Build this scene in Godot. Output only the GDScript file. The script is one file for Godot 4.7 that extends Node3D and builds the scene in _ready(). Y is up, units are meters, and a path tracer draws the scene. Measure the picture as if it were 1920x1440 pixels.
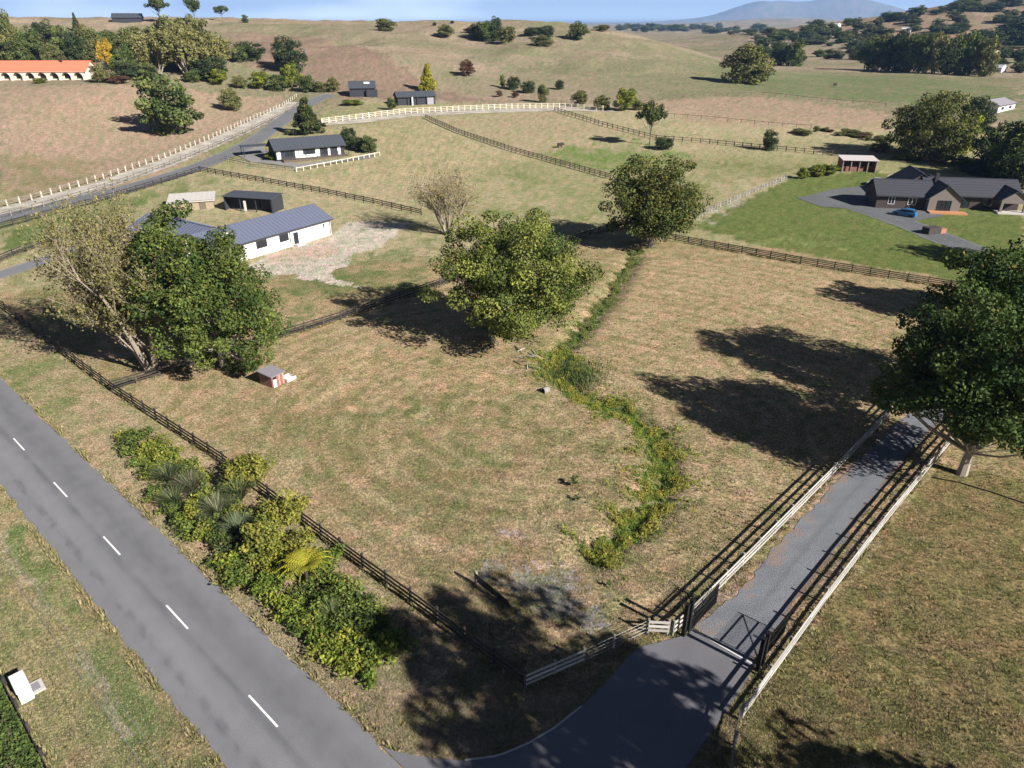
extends Node3D
# A fenced dry paddock between a rural road and a gravel drive, seen from a drone, with houses, fences and hills behind.

const CAM_H := 33.0
const FOCAL := 1333.0          # photograph pixels (1920 wide)
const PITCH := 27.03           # degrees down
const SUN_AZ := -52.0          # where shadows point, degrees from straight ahead
const SUN_EL := 31.0

var rng := RandomNumberGenerator.new()
var noise_a := FastNoiseLite.new()
var noise_b := FastNoiseLite.new()
var noise_c := FastNoiseLite.new()
var taken := {}
var M := {}
var regions := []
var bare := []                 # world polygons where no grass tuft grows
var creek := PackedVector2Array()
var mown := PackedVector2Array()
var long_grass := []           # lines where the mower does not reach
var cp := cos(deg_to_rad(PITCH))
var sp := sin(deg_to_rad(PITCH))
var variants := {}
var grains := {}

# ---------------------------------------------------------------- small helpers
func lin(r: float, g: float, b: float) -> Color:
	return Color(r, g, b).linear_to_srgb()

func mat(called: String, c: Color, rough := 0.9, metal := 0.0, spec := 0.4) -> StandardMaterial3D:
	var m := StandardMaterial3D.new()
	m.resource_name = called
	m.albedo_color = c
	m.roughness = rough
	m.metallic = metal
	m.metallic_specular = spec
	return m

func vmat(called: String, rough := 0.95, back := 0.0) -> StandardMaterial3D:
	var m := mat(called, Color.WHITE, rough, 0.0, 0.25)
	m.vertex_color_use_as_albedo = true
	if back > 0.0:
		m.backlight_enabled = true
		m.backlight = lin(back * 0.9, back, back * 0.35)
	return m

func numbered(called: String) -> String:
	if not taken.has(called):
		taken[called] = 0
		return called
	taken[called] += 1
	return "%s_%03d" % [called, taken[called]]

func tag(o: Node, label: String, category: String, group := "", kind := "") -> Node:
	if label: o.set_meta("label", label)
	if category: o.set_meta("category", category)
	if group: o.set_meta("group", group)
	if kind: o.set_meta("kind", kind)
	return o

func thing(called: String, label: String, category: String, at := Vector3.ZERO, turn := 0.0, group := "") -> Node3D:
	var o := Node3D.new()
	o.name = numbered(called)
	add_child(o)
	o.position = at
	o.rotation.y = turn
	tag(o, label, category, group)
	return o

func part(called: String, mesh: Mesh, m: Material, parent: Node, t := Transform3D()) -> MeshInstance3D:
	var o := MeshInstance3D.new()
	o.name = called if parent != self else numbered(called)
	o.mesh = mesh
	o.material_override = m
	o.transform = t
	parent.add_child(o, true)
	return o

func structure(called: String, mesh: Mesh, m: Material) -> MeshInstance3D:
	var o := part(called, mesh, m, self)
	o.set_meta("kind", "structure")
	return o

# a mesh collector
class Buf:
	var v := PackedVector3Array()
	var c := PackedColorArray()
	var uv := PackedVector2Array()
	var uv2 := PackedVector2Array()
	var i := PackedInt32Array()
	func tri(a: Vector3, b: Vector3, d: Vector3, col := Color.WHITE):
		var n := v.size()
		v.push_back(a); v.push_back(b); v.push_back(d)
		c.push_back(col); c.push_back(col); c.push_back(col)
		i.push_back(n); i.push_back(n + 1); i.push_back(n + 2)
	func quad(a: Vector3, b: Vector3, d: Vector3, e: Vector3, col := Color.WHITE):
		var n := v.size()
		v.push_back(a); v.push_back(b); v.push_back(d); v.push_back(e)
		c.push_back(col); c.push_back(col); c.push_back(col); c.push_back(col)
		i.push_back(n); i.push_back(n + 1); i.push_back(n + 2)
		i.push_back(n); i.push_back(n + 2); i.push_back(n + 3)
	func box(center: Vector3, size: Vector3, b := Basis(), col := Color.WHITE):
		var h := size * 0.5
		var p := []
		for k in 8:
			p.push_back(center + b * Vector3(h.x * (1 if k & 1 else -1), h.y * (1 if k & 2 else -1), h.z * (1 if k & 4 else -1)))
		for f in [[0, 1, 3, 2], [4, 6, 7, 5], [0, 4, 5, 1], [2, 3, 7, 6], [0, 2, 6, 4], [1, 5, 7, 3]]:
			quad(p[f[0]], p[f[1]], p[f[2]], p[f[3]], col)
	func tube(pts: Array, radii: Array, sides: int, col := Color.WHITE):
		var prev := -1
		for k in pts.size():
			var d: Vector3 = (pts[mini(k + 1, pts.size() - 1)] - pts[maxi(k - 1, 0)]).normalized()
			var side := d.cross(Vector3(0.31, 0.2, 0.93)).normalized()
			var up := d.cross(side)
			var start := v.size()
			for s in sides:
				var a := TAU * s / sides
				v.push_back(pts[k] + (side * cos(a) + up * sin(a)) * radii[k])
				c.push_back(col)
			if prev >= 0:
				for s in sides:
					var t := (s + 1) % sides
					i.push_back(prev + s); i.push_back(start + s); i.push_back(start + t)
					i.push_back(prev + s); i.push_back(start + t); i.push_back(prev + t)
			prev = start
	func mesh() -> ArrayMesh:
		var arr := []
		arr.resize(Mesh.ARRAY_MAX)
		arr[Mesh.ARRAY_VERTEX] = v
		if c.size() == v.size(): arr[Mesh.ARRAY_COLOR] = c
		if uv.size() == v.size(): arr[Mesh.ARRAY_TEX_UV] = uv
		if uv2.size() == v.size(): arr[Mesh.ARRAY_TEX_UV2] = uv2
		arr[Mesh.ARRAY_INDEX] = i
		var am := ArrayMesh.new()
		am.add_surface_from_arrays(Mesh.PRIMITIVE_TRIANGLES, arr, [], {}, 0)
		return am

# ---------------------------------------------------------------- terrain
func ss(a: float, b: float, x: float) -> float:
	var t := clampf((x - a) / (b - a), 0.0, 1.0)
	return t * t * (3.0 - 2.0 * t)

func seg_dist(p: Vector2, line: PackedVector2Array) -> float:
	var best := 1e9
	for k in line.size() - 1:
		best = minf(best, p.distance_squared_to(Geometry2D.get_closest_point_to_segment(p, line[k], line[k + 1])))
	return sqrt(best)

func ground(x: float, z: float) -> float:
	var d := -z
	if d < 110.0:
		if creek.size() and d > 30.0 and x > -2.0 and x < 30.0:
			var e := seg_dist(Vector2(x, z), creek)
			if e < 3.5:
				return -0.6 * exp(-pow(e / 1.45, 2.0))
		return 0.0
	var y := 7.0 * ss(135.0, 330.0, d)
	var s := 1.0 - ss(25.0, 165.0, x + 0.10 * (d - 500.0))
	y += (25.0 + 2.6 * ss(-120.0, -260.0, x)) * s * ss(285.0, 545.0, d) * (1.0 - 0.5 * ss(650.0, 1700.0, d))
	y += 7.5 * exp(-pow((x + 80.0) / 62.0, 2.0) - pow((d - 365.0) / 52.0, 2.0))
	y += 8.0 * ss(-84.0, -150.0, x) * ss(165.0, 262.0, d) * (1.0 - ss(330.0, 430.0, d))
	y += 3.0 * exp(-pow((x - 95.0) / 40.0, 2.0) - pow((d - 480.0) / 60.0, 2.0))
	if d > 420.0:
		y += 74.0 * exp(-pow((x - 840.0) / 330.0, 2.0) - pow((d - 1080.0) / 400.0, 2.0))
		y += 14.0 * exp(-pow((x - 430.0) / 150.0, 2.0) - pow((d - 950.0) / 200.0, 2.0))
		y += 2.5 * ss(500.0, 1400.0, d) * noise_b.get_noise_2d(x * 0.4, z * 0.4)
	if d > 3500.0:
		var u := x / d
		var k := exp(-pow((d - 16000.0) / 2000.0, 2.0))
		var rough := 1.0 + 0.22 * noise_b.get_noise_2d(x * 0.07, z * 0.07)
		y += rough * k * 1.16 * (240.0 * exp(-pow((u - 0.305) / 0.05, 2.0)) + 300.0 * exp(-pow((u - 0.41) / 0.085, 2.0)) + 110.0 * exp(-pow((u - 0.60) / 0.2, 2.0)) + 40.0 * exp(-pow((u - 0.22) / 0.05, 2.0)))
		y += rough * 42.0 * exp(-pow((d - 5200.0) / 700.0, 2.0)) * exp(-pow((u - 0.34) / 0.13, 2.0))
	y += 0.8 * ss(200.0, 420.0, d) * noise_b.get_noise_2d(x * 2.0, z * 2.0)
	if d > 300.0 and d < 2500.0:
		y += 2.6 * s * ss(300.0, 400.0, d) * noise_a.get_noise_2d(x * 0.55 + 40.0, z * 0.55)
		y -= 9.0 * ss(330.0, 560.0, x) * ss(560.0, 760.0, d) * absf(noise_a.get_noise_2d(x * 0.22, z * 0.12))
	return y

func on(x: float, z: float, up := 0.0) -> Vector3:
	return Vector3(x, ground(x, z) + up, z)

func ray(px: float, py: float) -> Vector3:
	var u := (px - 960.0) / FOCAL
	var w := (720.0 - py) / FOCAL
	return Vector3(u, w * cp - sp, -cp - w * sp)

# where the line of sight through a photograph pixel meets the ground
func at(px: float, py: float) -> Vector3:
	var d := ray(px, py)
	var t := 10.0
	var last := 10.0
	while t < 18500.0:
		var p := Vector3(0, CAM_H, 0) + d * t
		if p.y <= ground(p.x, p.z):
			break
		last = t
		t += maxf(1.0, t * 0.012)
	for k in 18:
		var mid := (last + t) * 0.5
		var p := Vector3(0, CAM_H, 0) + d * mid
		if p.y <= ground(p.x, p.z): t = mid
		else: last = mid
	var q := Vector3(0, CAM_H, 0) + d * t
	q.y = ground(q.x, q.z)
	return q

func at2(px: float, py: float) -> Vector2:
	var p := at(px, py)
	return Vector2(p.x, p.z)

# height in metres of something standing at p whose top shows at row py
func tall(p: Vector3, py: float) -> float:
	var d := ray(960.0, py)
	return CAM_H + d.y * (p.z / d.z) - p.y

func wide(p: Vector3, pixels: float) -> float:
	return pixels / FOCAL * (-p.z * cp + (CAM_H - p.y) * sp)

func line_px(a: Array) -> PackedVector2Array:
	var out := PackedVector2Array()
	for q in a: out.push_back(at2(q[0], q[1]))
	return out

func region(a: Array, col: Color, amount := 1.0, ragged := 1.0, patchy := 0.0):
	var poly := line_px(a)
	var box := Rect2(poly[0], Vector2.ZERO)
	for q in poly: box = box.expand(q)
	regions.push_back({"p": poly, "b": box.grow(ragged * 2.0), "c": col, "a": amount, "r": ragged, "n": patchy})

const DRY := Color(0.345, 0.238, 0.130)
const PINK := Color(0.335, 0.228, 0.150)
const STRAW := Color(0.41, 0.31, 0.175)
const OLIVE := Color(0.165, 0.150, 0.058)
const GREEN := Color(0.095, 0.135, 0.034)
const LAWN := Color(0.112, 0.132, 0.036)
const CLAY := Color(0.47, 0.385, 0.30)
const GRAVEL := Color(0.235, 0.235, 0.235)
const FARGREEN := Color(0.185, 0.168, 0.088)

func pasture(poly: PackedVector2Array, c1: Color, c2: Color, ragged: float):
	# a whole paddock: two kinds of sward mixed in patches
	var box := Rect2(poly[0], Vector2.ZERO)
	for q in poly: box = box.expand(q)
	regions.push_back({"p": poly, "b": box.grow(ragged * 2.0), "c": c1, "c2": c2, "a": 1.0, "r": ragged, "n": 0.0})

func ground_color(x: float, z: float) -> Color:
	var n1 := noise_a.get_noise_2d(x * 1.0, z * 1.0)          # ~15 m
	var n2 := noise_a.get_noise_2d(x * 5.0 + 90.0, z * 5.0)   # ~3 m
	var n3 := noise_c.get_noise_2d(x * 22.0, z * 22.0)        # ~0.6 m
	var n4 := noise_b.get_noise_2d(x * 0.8, z * 1.6)          # ~100 m
	var c := DRY.lerp(OLIVE, clampf(0.30 + 0.55 * n1 + 0.35 * n2, 0.0, 0.85))
	var p := Vector2(x, z)
	var warp := Vector2(noise_a.get_noise_2d(x * 6.0, z * 6.0), noise_a.get_noise_2d(x * 6.0 + 300.0, z * 6.0)) * 1.6 + Vector2(n3, -n2) * 0.5
	for r in regions:
		if not r.b.has_point(p): continue
		if Geometry2D.is_point_in_polygon(p + warp * r.r, r.p):
			if r.has("c2"):
				c = r.c.lerp(r.c2, clampf(0.38 + 0.9 * n4 + 0.45 * n1 + 0.25 * n2, 0.0, 0.95))
				continue
			var k: float = r.a
			if r.n > 0.0:
				k *= clampf(0.5 + r.n * (n2 + 0.6 * n3 + 0.5 * n1), 0.0, 1.0)
			c = c.lerp(r.c, k)
	if Geometry2D.is_point_in_polygon(p, mown):
		# arcs left by the mower
		var o := Vector2(x - 2.0, z + 58.0)
		var arc := noise_a.get_noise_2d(o.length() * 20.0, o.angle() * 60.0)
		var arc2 := noise_c.get_noise_2d(o.length() * 9.0 + 3.0 * n2, o.angle() * 45.0)
		c = c.lerp(STRAW if arc > 0.0 else OLIVE, clampf(absf(arc) * 0.72 + maxf(arc2, 0.0) * 0.25, 0.0, 0.55))
	# clover and moss, and reddish dead patches
	var n5 := noise_c.get_noise_2d(x * 8.0 + 500.0, z * 8.0)
	var n6 := noise_c.get_noise_2d(x * 5.0 - 300.0, z * 5.0 + 70.0)
	c = c.lerp(Color(c.r * 0.62, c.g * 0.82, c.b * 0.62), clampf(n5 * 1.5, 0.0, 0.6))
	c = c.lerp(Color(c.r * 1.12, c.g * 0.98, c.b * 1.05), clampf(n6 * 1.6, 0.0, 0.8))
	var v := 1.0 + 0.17 * n3 + 0.12 * n2
	return Color(c.r * v * 1.80, c.g * v * 1.92, c.b * v * 2.52)

func grain_texture(sd: int, size: int, f1: float, f2: float, low: Color, high: Color, contrast: float) -> ImageTexture:
	var a := FastNoiseLite.new()
	a.seed = sd; a.frequency = f1; a.fractal_octaves = 4; a.noise_type = FastNoiseLite.TYPE_SIMPLEX_SMOOTH
	var b := FastNoiseLite.new()
	b.seed = sd + 5; b.frequency = f2; b.fractal_octaves = 3; b.noise_type = FastNoiseLite.TYPE_SIMPLEX
	var ia := a.get_seamless_image(size, size)
	var ib := b.get_seamless_image(size, size)
	var im := Image.create(size, size, false, Image.FORMAT_RGB8)
	for y in size:
		for x in size:
			var t := clampf(0.5 + contrast * ((ia.get_pixel(x, y).r - 0.5) * 0.9 + (ib.get_pixel(x, y).r - 0.5) * 1.3), 0.0, 1.0)
			im.set_pixel(x, y, low.lerp(high, t))
	return ImageTexture.create_from_image(im)

func build_ground():
	var b := Buf.new()
	var radii := [0.5, 6.0, 12.0, 16.0]
	var r := 19.0
	while r < 19500.0:
		radii.push_back(r)
		var dth := deg_to_rad(0.17)
		var th := atan(CAM_H / r)
		var nxt := CAM_H / tan(maxf(th - dth, 0.0005)) - r
		if r < 110.0: nxt = minf(nxt, 0.38)
		elif r < 700.0: nxt = minf(nxt, 3.2)
		else: nxt = minf(nxt, r * 0.03)
		r += maxf(nxt, 0.2)
	radii.push_back(19500.0)
	var az := []
	var a := -180.0
	while a < 179.9:
		az.push_back(a)
		var e := absf(a)
		a += 0.155 if e < 48.0 else 0.6 if e < 75.0 else 5.0
	var n := az.size()
	for ri in radii.size():
		for k in n:
			var x: float = radii[ri] * sin(deg_to_rad(az[k]))
			var z: float = -radii[ri] * cos(deg_to_rad(az[k]))
			b.v.push_back(Vector3(x, ground(x, z), z))
			b.c.push_back(ground_color(x, z))
			b.uv.push_back(Vector2(x / 5.3, z / 5.3))
			b.uv2.push_back(Vector2((x * 0.8 + z * 0.6) / 27.0, (z * 0.8 - x * 0.6) / 27.0))
	for ri in radii.size() - 1:
		for k in n:
			var k2 := (k + 1) % n
			var p := ri * n
			b.i.push_back(p + k); b.i.push_back(p + k + n); b.i.push_back(p + k2 + n)
			b.i.push_back(p + k); b.i.push_back(p + k2 + n); b.i.push_back(p + k2)
	var m := vmat("dry grass", 1.0)
	m.metallic_specular = 0.1
	m.albedo_texture = grain_texture(3, 512, 0.045, 0.16, Color(0.60, 0.60, 0.52), Color(1.0, 0.99, 0.98), 2.4)
	m.detail_enabled = true
	m.detail_blend_mode = BaseMaterial3D.BLEND_MODE_MUL
	m.detail_uv_layer = BaseMaterial3D.DETAIL_UV_2
	m.detail_albedo = grain_texture(9, 512, 0.03, 0.12, Color(0.80, 0.83, 0.78), Color(1.0, 0.99, 0.97), 2.0)
	structure("ground", b.mesh(), m)

# a strip along a line: cross profile of columns, coloured by how(side from -1 to 1, metres along, point)
func ribbon(called: String, left: PackedVector2Array, right: PackedVector2Array, up: float, step: float, cols: int, m: Material, how: Callable, ragged := 0.0) -> MeshInstance3D:
	var b := Buf.new()
	var rows := 0
	var along := 0.0
	for k in left.size() - 1:
		var len := ((left[k] + right[k]) * 0.5).distance_to((left[k + 1] + right[k + 1]) * 0.5)
		var cuts := maxi(1, int(len / step))
		for s in cuts + (1 if k == left.size() - 2 else 0):
			var t := float(s) / cuts
			var l := left[k].lerp(left[k + 1], t)
			var q := right[k].lerp(right[k + 1], t)
			for e in cols + 1:
				var f := float(e) / cols
				var p := l.lerp(q, f)
				if ragged > 0.0 and (e == 0 or e == cols):
					p += (q - l).normalized() * ragged * (noise_c.get_noise_2d(p.x * 14.0, p.y * 14.0) * 1.6 + noise_a.get_noise_2d(p.x * 5.0, p.y * 5.0))
				b.v.push_back(on(p.x, p.y, up))
				b.c.push_back(how.call(f * 2.0 - 1.0, along + len * t, p))
				b.uv.push_back(p / 3.1)
				b.uv2.push_back(p / 17.0)
			rows += 1
		along += len
	for k in rows - 1:
		for e in cols:
			var p := k * (cols + 1) + e
			b.i.push_back(p); b.i.push_back(p + cols + 1); b.i.push_back(p + cols + 2)
			b.i.push_back(p); b.i.push_back(p + cols + 2); b.i.push_back(p + 1)
	return structure(called, b.mesh(), m)

func smooth_line(pts: PackedVector2Array, step: float) -> PackedVector2Array:
	var c := Curve2D.new()
	for k in pts.size():
		var t := (pts[mini(k + 1, pts.size() - 1)] - pts[maxi(k - 1, 0)]) / 6.0
		c.add_point(pts[k], -t, t)
	var out := PackedVector2Array()
	var len := c.get_baked_length()
	var n := maxi(2, int(len / step))
	for k in n + 1: out.push_back(c.sample_baked(len * k / n))
	return out

func offset_line(line: PackedVector2Array, side: float) -> PackedVector2Array:
	var out := PackedVector2Array()
	for k in line.size():
		var d := (line[mini(k + 1, line.size() - 1)] - line[maxi(k - 1, 0)]).normalized()
		out.push_back(line[k] + Vector2(-d.y, d.x) * side)
	return out

func sheet(called: String, poly: PackedVector2Array, up: float, m: Material, col: Callable) -> MeshInstance3D:
	# a flat sheet cut into small cells so that its colours can vary
	var b := Buf.new()
	var box := Rect2(poly[0], Vector2.ZERO)
	for q in poly: box = box.expand(q)
	var cell := 0.5
	for ix in int(box.size.x / cell) + 1:
		for iy in int(box.size.y / cell) + 1:
			var o := box.position + Vector2(ix, iy) * cell
			var sq := PackedVector2Array([o, o + Vector2(cell, 0), o + Vector2(cell, cell), o + Vector2(0, cell)])
			for piece in Geometry2D.intersect_polygons(sq, poly):
				var tr := Geometry2D.triangulate_polygon(piece)
				var n := b.v.size()
				for q in piece:
					b.v.push_back(on(q.x, q.y, up)); b.c.push_back(col.call(q)); b.uv.push_back(q / 3.1); b.uv2.push_back(q / 17.0)
				for t in tr: b.i.push_back(n + t)
	return structure(called, b.mesh(), m)

# ---------------------------------------------------------------- vegetation
func leaf(b: Buf, p: Vector3, n: Vector3, size: float, col: Color):
	var u := n.cross(Vector3(rng.randf_range(-1, 1), rng.randf_range(-1, 1), rng.randf_range(-1, 1))).normalized()
	var w := n.cross(u)
	var l := size * rng.randf_range(0.5, 1.55)
	b.quad(p - u * l * 0.5, p + w * l * 0.32 - n * l * 0.06, p + u * l * 0.5, p - w * l * 0.32 - n * l * 0.06, col)

func rdir() -> Vector3:
	var z := rng.randf_range(-1.0, 1.0)
	var a := rng.randf() * TAU
	var r := sqrt(1.0 - z * z)
	return Vector3(r * cos(a), z, r * sin(a))

func tint(c: Color, k: float) -> Color:
	return Color(c.r * k, c.g * k, c.b * k)

# o: h height, r crown radius, low (crown base share), clumps, leaves, size, a/b colours, trunk radius, lean, shape (round, cone, column, vase)
func grow(sd: int, o: Dictionary) -> Array:
	rng.seed = sd
	var h: float = o.h
	var r: float = o.r
	var low: float = o.get("low", 0.15)
	var shape: String = o.get("shape", "round")
	var lean: Vector3 = o.get("lean", Vector3.ZERO)
	var tr: float = o.get("trunk", h * 0.022)
	var bark: Color = o.get("bark", Color(0.14, 0.115, 0.09))
	var wood := Buf.new()
	var crown := Buf.new()
	var top := Vector3(0, h * 0.82, 0) + lean * h * 0.8
	var spine := []
	var rad := []
	for k in 7:
		var t := k / 6.0
		spine.push_back(Vector3(0, -0.15, 0).lerp(top, t) + Vector3(noise_a.get_noise_2d(sd * 3.0, k * 30.0), 0, noise_a.get_noise_2d(k * 30.0, sd * 3.0)) * h * 0.04 * t)
		rad.push_back(tr * (1.25 if k == 0 else 1.0) * (1.0 - 0.8 * t))
	wood.tube(spine, rad, 7, bark)
	var base := h * low
	var mid := Vector3(0, (base + h) * 0.5, 0) + lean * h * 0.55
	var half := (h - base) * 0.5
	var n: int = o.clumps
	var per: int = int(o.leaves / n)
	var rc0: float = o.get("clump", r * 0.27)
	for k in n:
		var d := rdir()
		var outer := pow(rng.randf(), 0.42)
		var lump: float = 1.0 + o.get("lump", 0.62) * noise_b.get_noise_3d(d.x * 160.0 + sd * 50.0, d.y * 160.0, d.z * 160.0)
		var q := Vector3(d.x, d.y, d.z) * minf(outer * lump, 1.08)
		var yy := q.y
		var wide_here := 1.0
		if shape == "cone":
			yy = 1.0 - 2.0 * pow(rng.randf(), 0.62)
			var flat := Vector2(d.x, d.z).normalized() * pow(rng.randf(), 0.4) * lump
			q = Vector3(flat.x, yy, flat.y)
			wide_here = clampf((1.0 - yy) * 0.52, 0.03, 1.0)
		elif shape == "skirt":
			wide_here = clampf(0.96 - 0.36 * yy, 0.45, 1.25)
		elif shape == "dome":
			wide_here = 1.08 if yy < 0.0 else 1.0
			yy = yy if yy > -0.6 else -0.6 - (yy + 0.6) * 0.2
		var rc := rc0 * rng.randf_range(0.65, 1.25)
		var c := mid + Vector3(q.x * (r - rc * 0.6) * wide_here, yy * (half - rc * 0.5), q.z * (r - rc * 0.6) * wide_here)
		c += lean * (c.y - mid.y) * 0.9
		if c.y < rc * 0.35: c.y = rc * 0.35
		var tone: float = rng.randf_range(0.78, 1.22)
		var col: Color = (o.a as Color).lerp(o.b, rng.randf())
		# a branch to the clump
		if k % 2 == 0:
			var from: Vector3 = spine[clampi(int(6.0 * clampf((c.y / h) * 0.75, 0.1, 0.9)), 1, 5)]
			var bend := (from + c) * 0.5 + Vector3(0, -0.06 * r, 0)
			var br := tr * rng.randf_range(0.18, 0.42)
			wood.tube([from, bend, c], [br, br * 0.65, br * 0.2], 4, bark)
		for e in per:
			var ld := rdir()
			var rr := rc * (0.45 + 0.6 * pow(rng.randf(), 0.5))
			var p := c + Vector3(ld.x, ld.y * 0.75, ld.z) * rr
			if p.y < 0.05: continue
			var nn := (ld * 0.55 + rdir() * 0.8 + Vector3(0, 0.45, 0)).normalized()
			var lc := tint(col, tone * rng.randf_range(0.72, 1.3))
			if rng.randf() < 0.04: lc = lc.lerp(Color(0.26, 0.17, 0.05), 0.55)
			leaf(crown, p, nn, o.size, lc)
	return [wood.mesh(), crown.mesh()]

# a tree of fine, mostly bare wands: o as for grow, with spread
func grow_bare(sd: int, o: Dictionary) -> Array:
	rng.seed = sd
	var wood := Buf.new()
	var crown := Buf.new()
	var stack := []
	var h: float = o.h
	var lean: Vector3 = o.get("lean", Vector3.ZERO)
	var bark: Color = o.bark
	var tr: float = o.trunk
	var stems: int = o.get("stems", 3)
	for k in stems:
		var a := TAU * k / stems + rng.randf() * 0.7
		stack.push_back([Vector3(cos(a) * tr * 0.6, -0.15, sin(a) * tr * 0.6), (Vector3(0, 1, 0) + lean + Vector3(cos(a), 0, sin(a)) * o.spread * rng.randf_range(0.5, 1.1)).normalized(), h * rng.randf_range(0.40, 0.52), tr * (1.0 if k == 0 else 0.75), 0])
	while stack.size():
		var s: Array = stack.pop_back()
		var p: Vector3 = s[0]
		var d: Vector3 = s[1]
		var len: float = s[2]
		var rad: float = s[3]
		var depth: int = s[4]
		var pts := [p]
		var rr := [rad]
		var n := 4
		for k in n:
			d = (d + rdir() * 0.13 + Vector3(0, 0.10, 0)).normalized()
			p += d * len / n
			pts.push_back(p)
			rr.push_back(maxf(rad * (1.0 - 0.62 * (k + 1) / n), 0.006))
		wood.tube(pts, rr, 6 if depth == 0 else 4 if depth < 2 else 3, tint(bark, rng.randf_range(0.85, 1.15)))
		if depth < 3:
			var kids: int = [5, 6, 7][depth]
			for k in kids:
				var t := 0.30 + 0.70 * (k + rng.randf()) / kids
				var q: Vector3 = pts[clampi(int(t * n), 0, n)]
				var side := rdir()
				side = (side - d * side.dot(d)).normalized()
				stack.push_back([q, (d * 0.9 + side * rng.randf_range(0.45, 0.95) + lean * 0.2).normalized(), len * rng.randf_range(0.48, 0.72), rad * rng.randf_range(0.30, 0.5), depth + 1])
		if depth >= 2:
			var m: int = o.per
			var col: Color = (o.a as Color).lerp(o.b, rng.randf())
			for k in m:
				var q: Vector3 = pts[rng.randi_range(1, n)] + rdir() * len * 0.16
				leaf(crown, q, rdir(), o.size, tint(col, rng.randf_range(0.75, 1.25)))
	return [wood.mesh(), crown.mesh()]

func plant_tree(called: String, label: String, category: String, meshes: Array, p: Vector3, turn := 0.0, scale := Vector3.ONE, group := "", crown_name := "crown") -> Node3D:
	var t := thing(called, label, category, p, turn, group)
	part("trunk", meshes[0], M.bark, t, Transform3D(Basis().scaled(scale), Vector3.ZERO))
	part(crown_name, meshes[1], M.leaf, t, Transform3D(Basis().scaled(scale), Vector3.ZERO))
	return t

func variant(kind: String, k: int) -> Array:
	var key := "%s%d" % [kind, k]
	if variants.has(key): return variants[key]
	var o := {}
	match kind:
		"green": o = {"h": 10.0, "r": 5.0, "lump": 0.45, "low": -0.10, "clumps": 60, "leaves": 8400, "size": 0.48, "a": Color(0.060, 0.090, 0.028), "b": Color(0.125, 0.150, 0.048)}
		"dark": o = {"h": 10.0, "r": 5.0, "lump": 0.25, "low": -0.12, "clumps": 90, "leaves": 8400, "size": 0.45, "a": Color(0.036, 0.056, 0.024), "b": Color(0.068, 0.088, 0.038)}
		"olive": o = {"h": 10.0, "r": 5.0, "lump": 0.4, "low": -0.10, "clumps": 70, "leaves": 8800, "size": 0.43, "a": Color(0.11, 0.125, 0.042), "b": Color(0.19, 0.185, 0.07)}
		"lime": o = {"h": 10.0, "r": 5.0, "low": 0.02, "clumps": 50, "leaves": 7200, "size": 0.48, "a": Color(0.11, 0.15, 0.022), "b": Color(0.22, 0.23, 0.035)}
		"gold": o = {"h": 10.0, "r": 5.0, "low": 0.05, "clumps": 50, "leaves": 6400, "size": 0.48, "a": Color(0.34, 0.22, 0.02), "b": Color(0.50, 0.34, 0.05)}
		"rust": o = {"h": 10.0, "r": 5.0, "low": 0.02, "clumps": 50, "leaves": 6400, "size": 0.47, "a": Color(0.09, 0.05, 0.035), "b": Color(0.16, 0.09, 0.055)}
		"cone": o = {"h": 10.0, "r": 5.0, "low": 0.0, "clumps": 80, "leaves": 10400, "size": 0.43, "shape": "cone", "clump": 0.85, "a": Color(0.035, 0.055, 0.020), "b": Color(0.085, 0.10, 0.030)}
		"goldcone": o = {"h": 10.0, "r": 5.0, "low": 0.0, "clumps": 70, "leaves": 8400, "size": 0.47, "shape": "cone", "clump": 1.3, "a": Color(0.20, 0.20, 0.02), "b": Color(0.36, 0.32, 0.03)}
		"stick": o = {"h": 10.0, "r": 5.0, "low": 0.45, "clumps": 36, "leaves": 5200, "size": 0.47, "a": Color(0.04, 0.06, 0.022), "b": Color(0.09, 0.11, 0.04)}
		"scrub": o = {"h": 10.0, "r": 5.0, "low": 0.0, "clumps": 40, "leaves": 3000, "size": 0.74, "a": Color(0.060, 0.085, 0.036), "b": Color(0.105, 0.120, 0.055)}
		"wand":
			variants[key] = grow_bare(200 + k, {"h": 10.0, "trunk": 0.16, "spread": 0.55, "stems": 7, "bark": Color(0.30, 0.26, 0.21), "per": 7, "size": 0.36, "a": Color(0.155, 0.16, 0.055), "b": Color(0.25, 0.23, 0.085)})
			return variants[key]
	variants[key] = grow(100 + k * 17 + kind.hash() % 1000, o)
	return variants[key]

# a tree or bush given by photograph pixels: foot, top row and width
func tree_px(kind: String, px: float, py: float, top: float, width: float, called: String, label: String, category := "tree", group := "") -> Node3D:
	var p := at(px, py)
	var h := maxf(tall(p, top), 0.5)
	var w := maxf(wide(p, width), 0.4)
	rng.seed = int(px * 31.0 + py * 7.0)
	var k := rng.randi_range(0, 2)
	return plant_tree(called, label, category, variant(kind, k), p, rng.randf() * TAU, Vector3(w / 10.0, h / 10.0, w / 10.0), group, "crown" if category == "tree" else "foliage")

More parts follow.
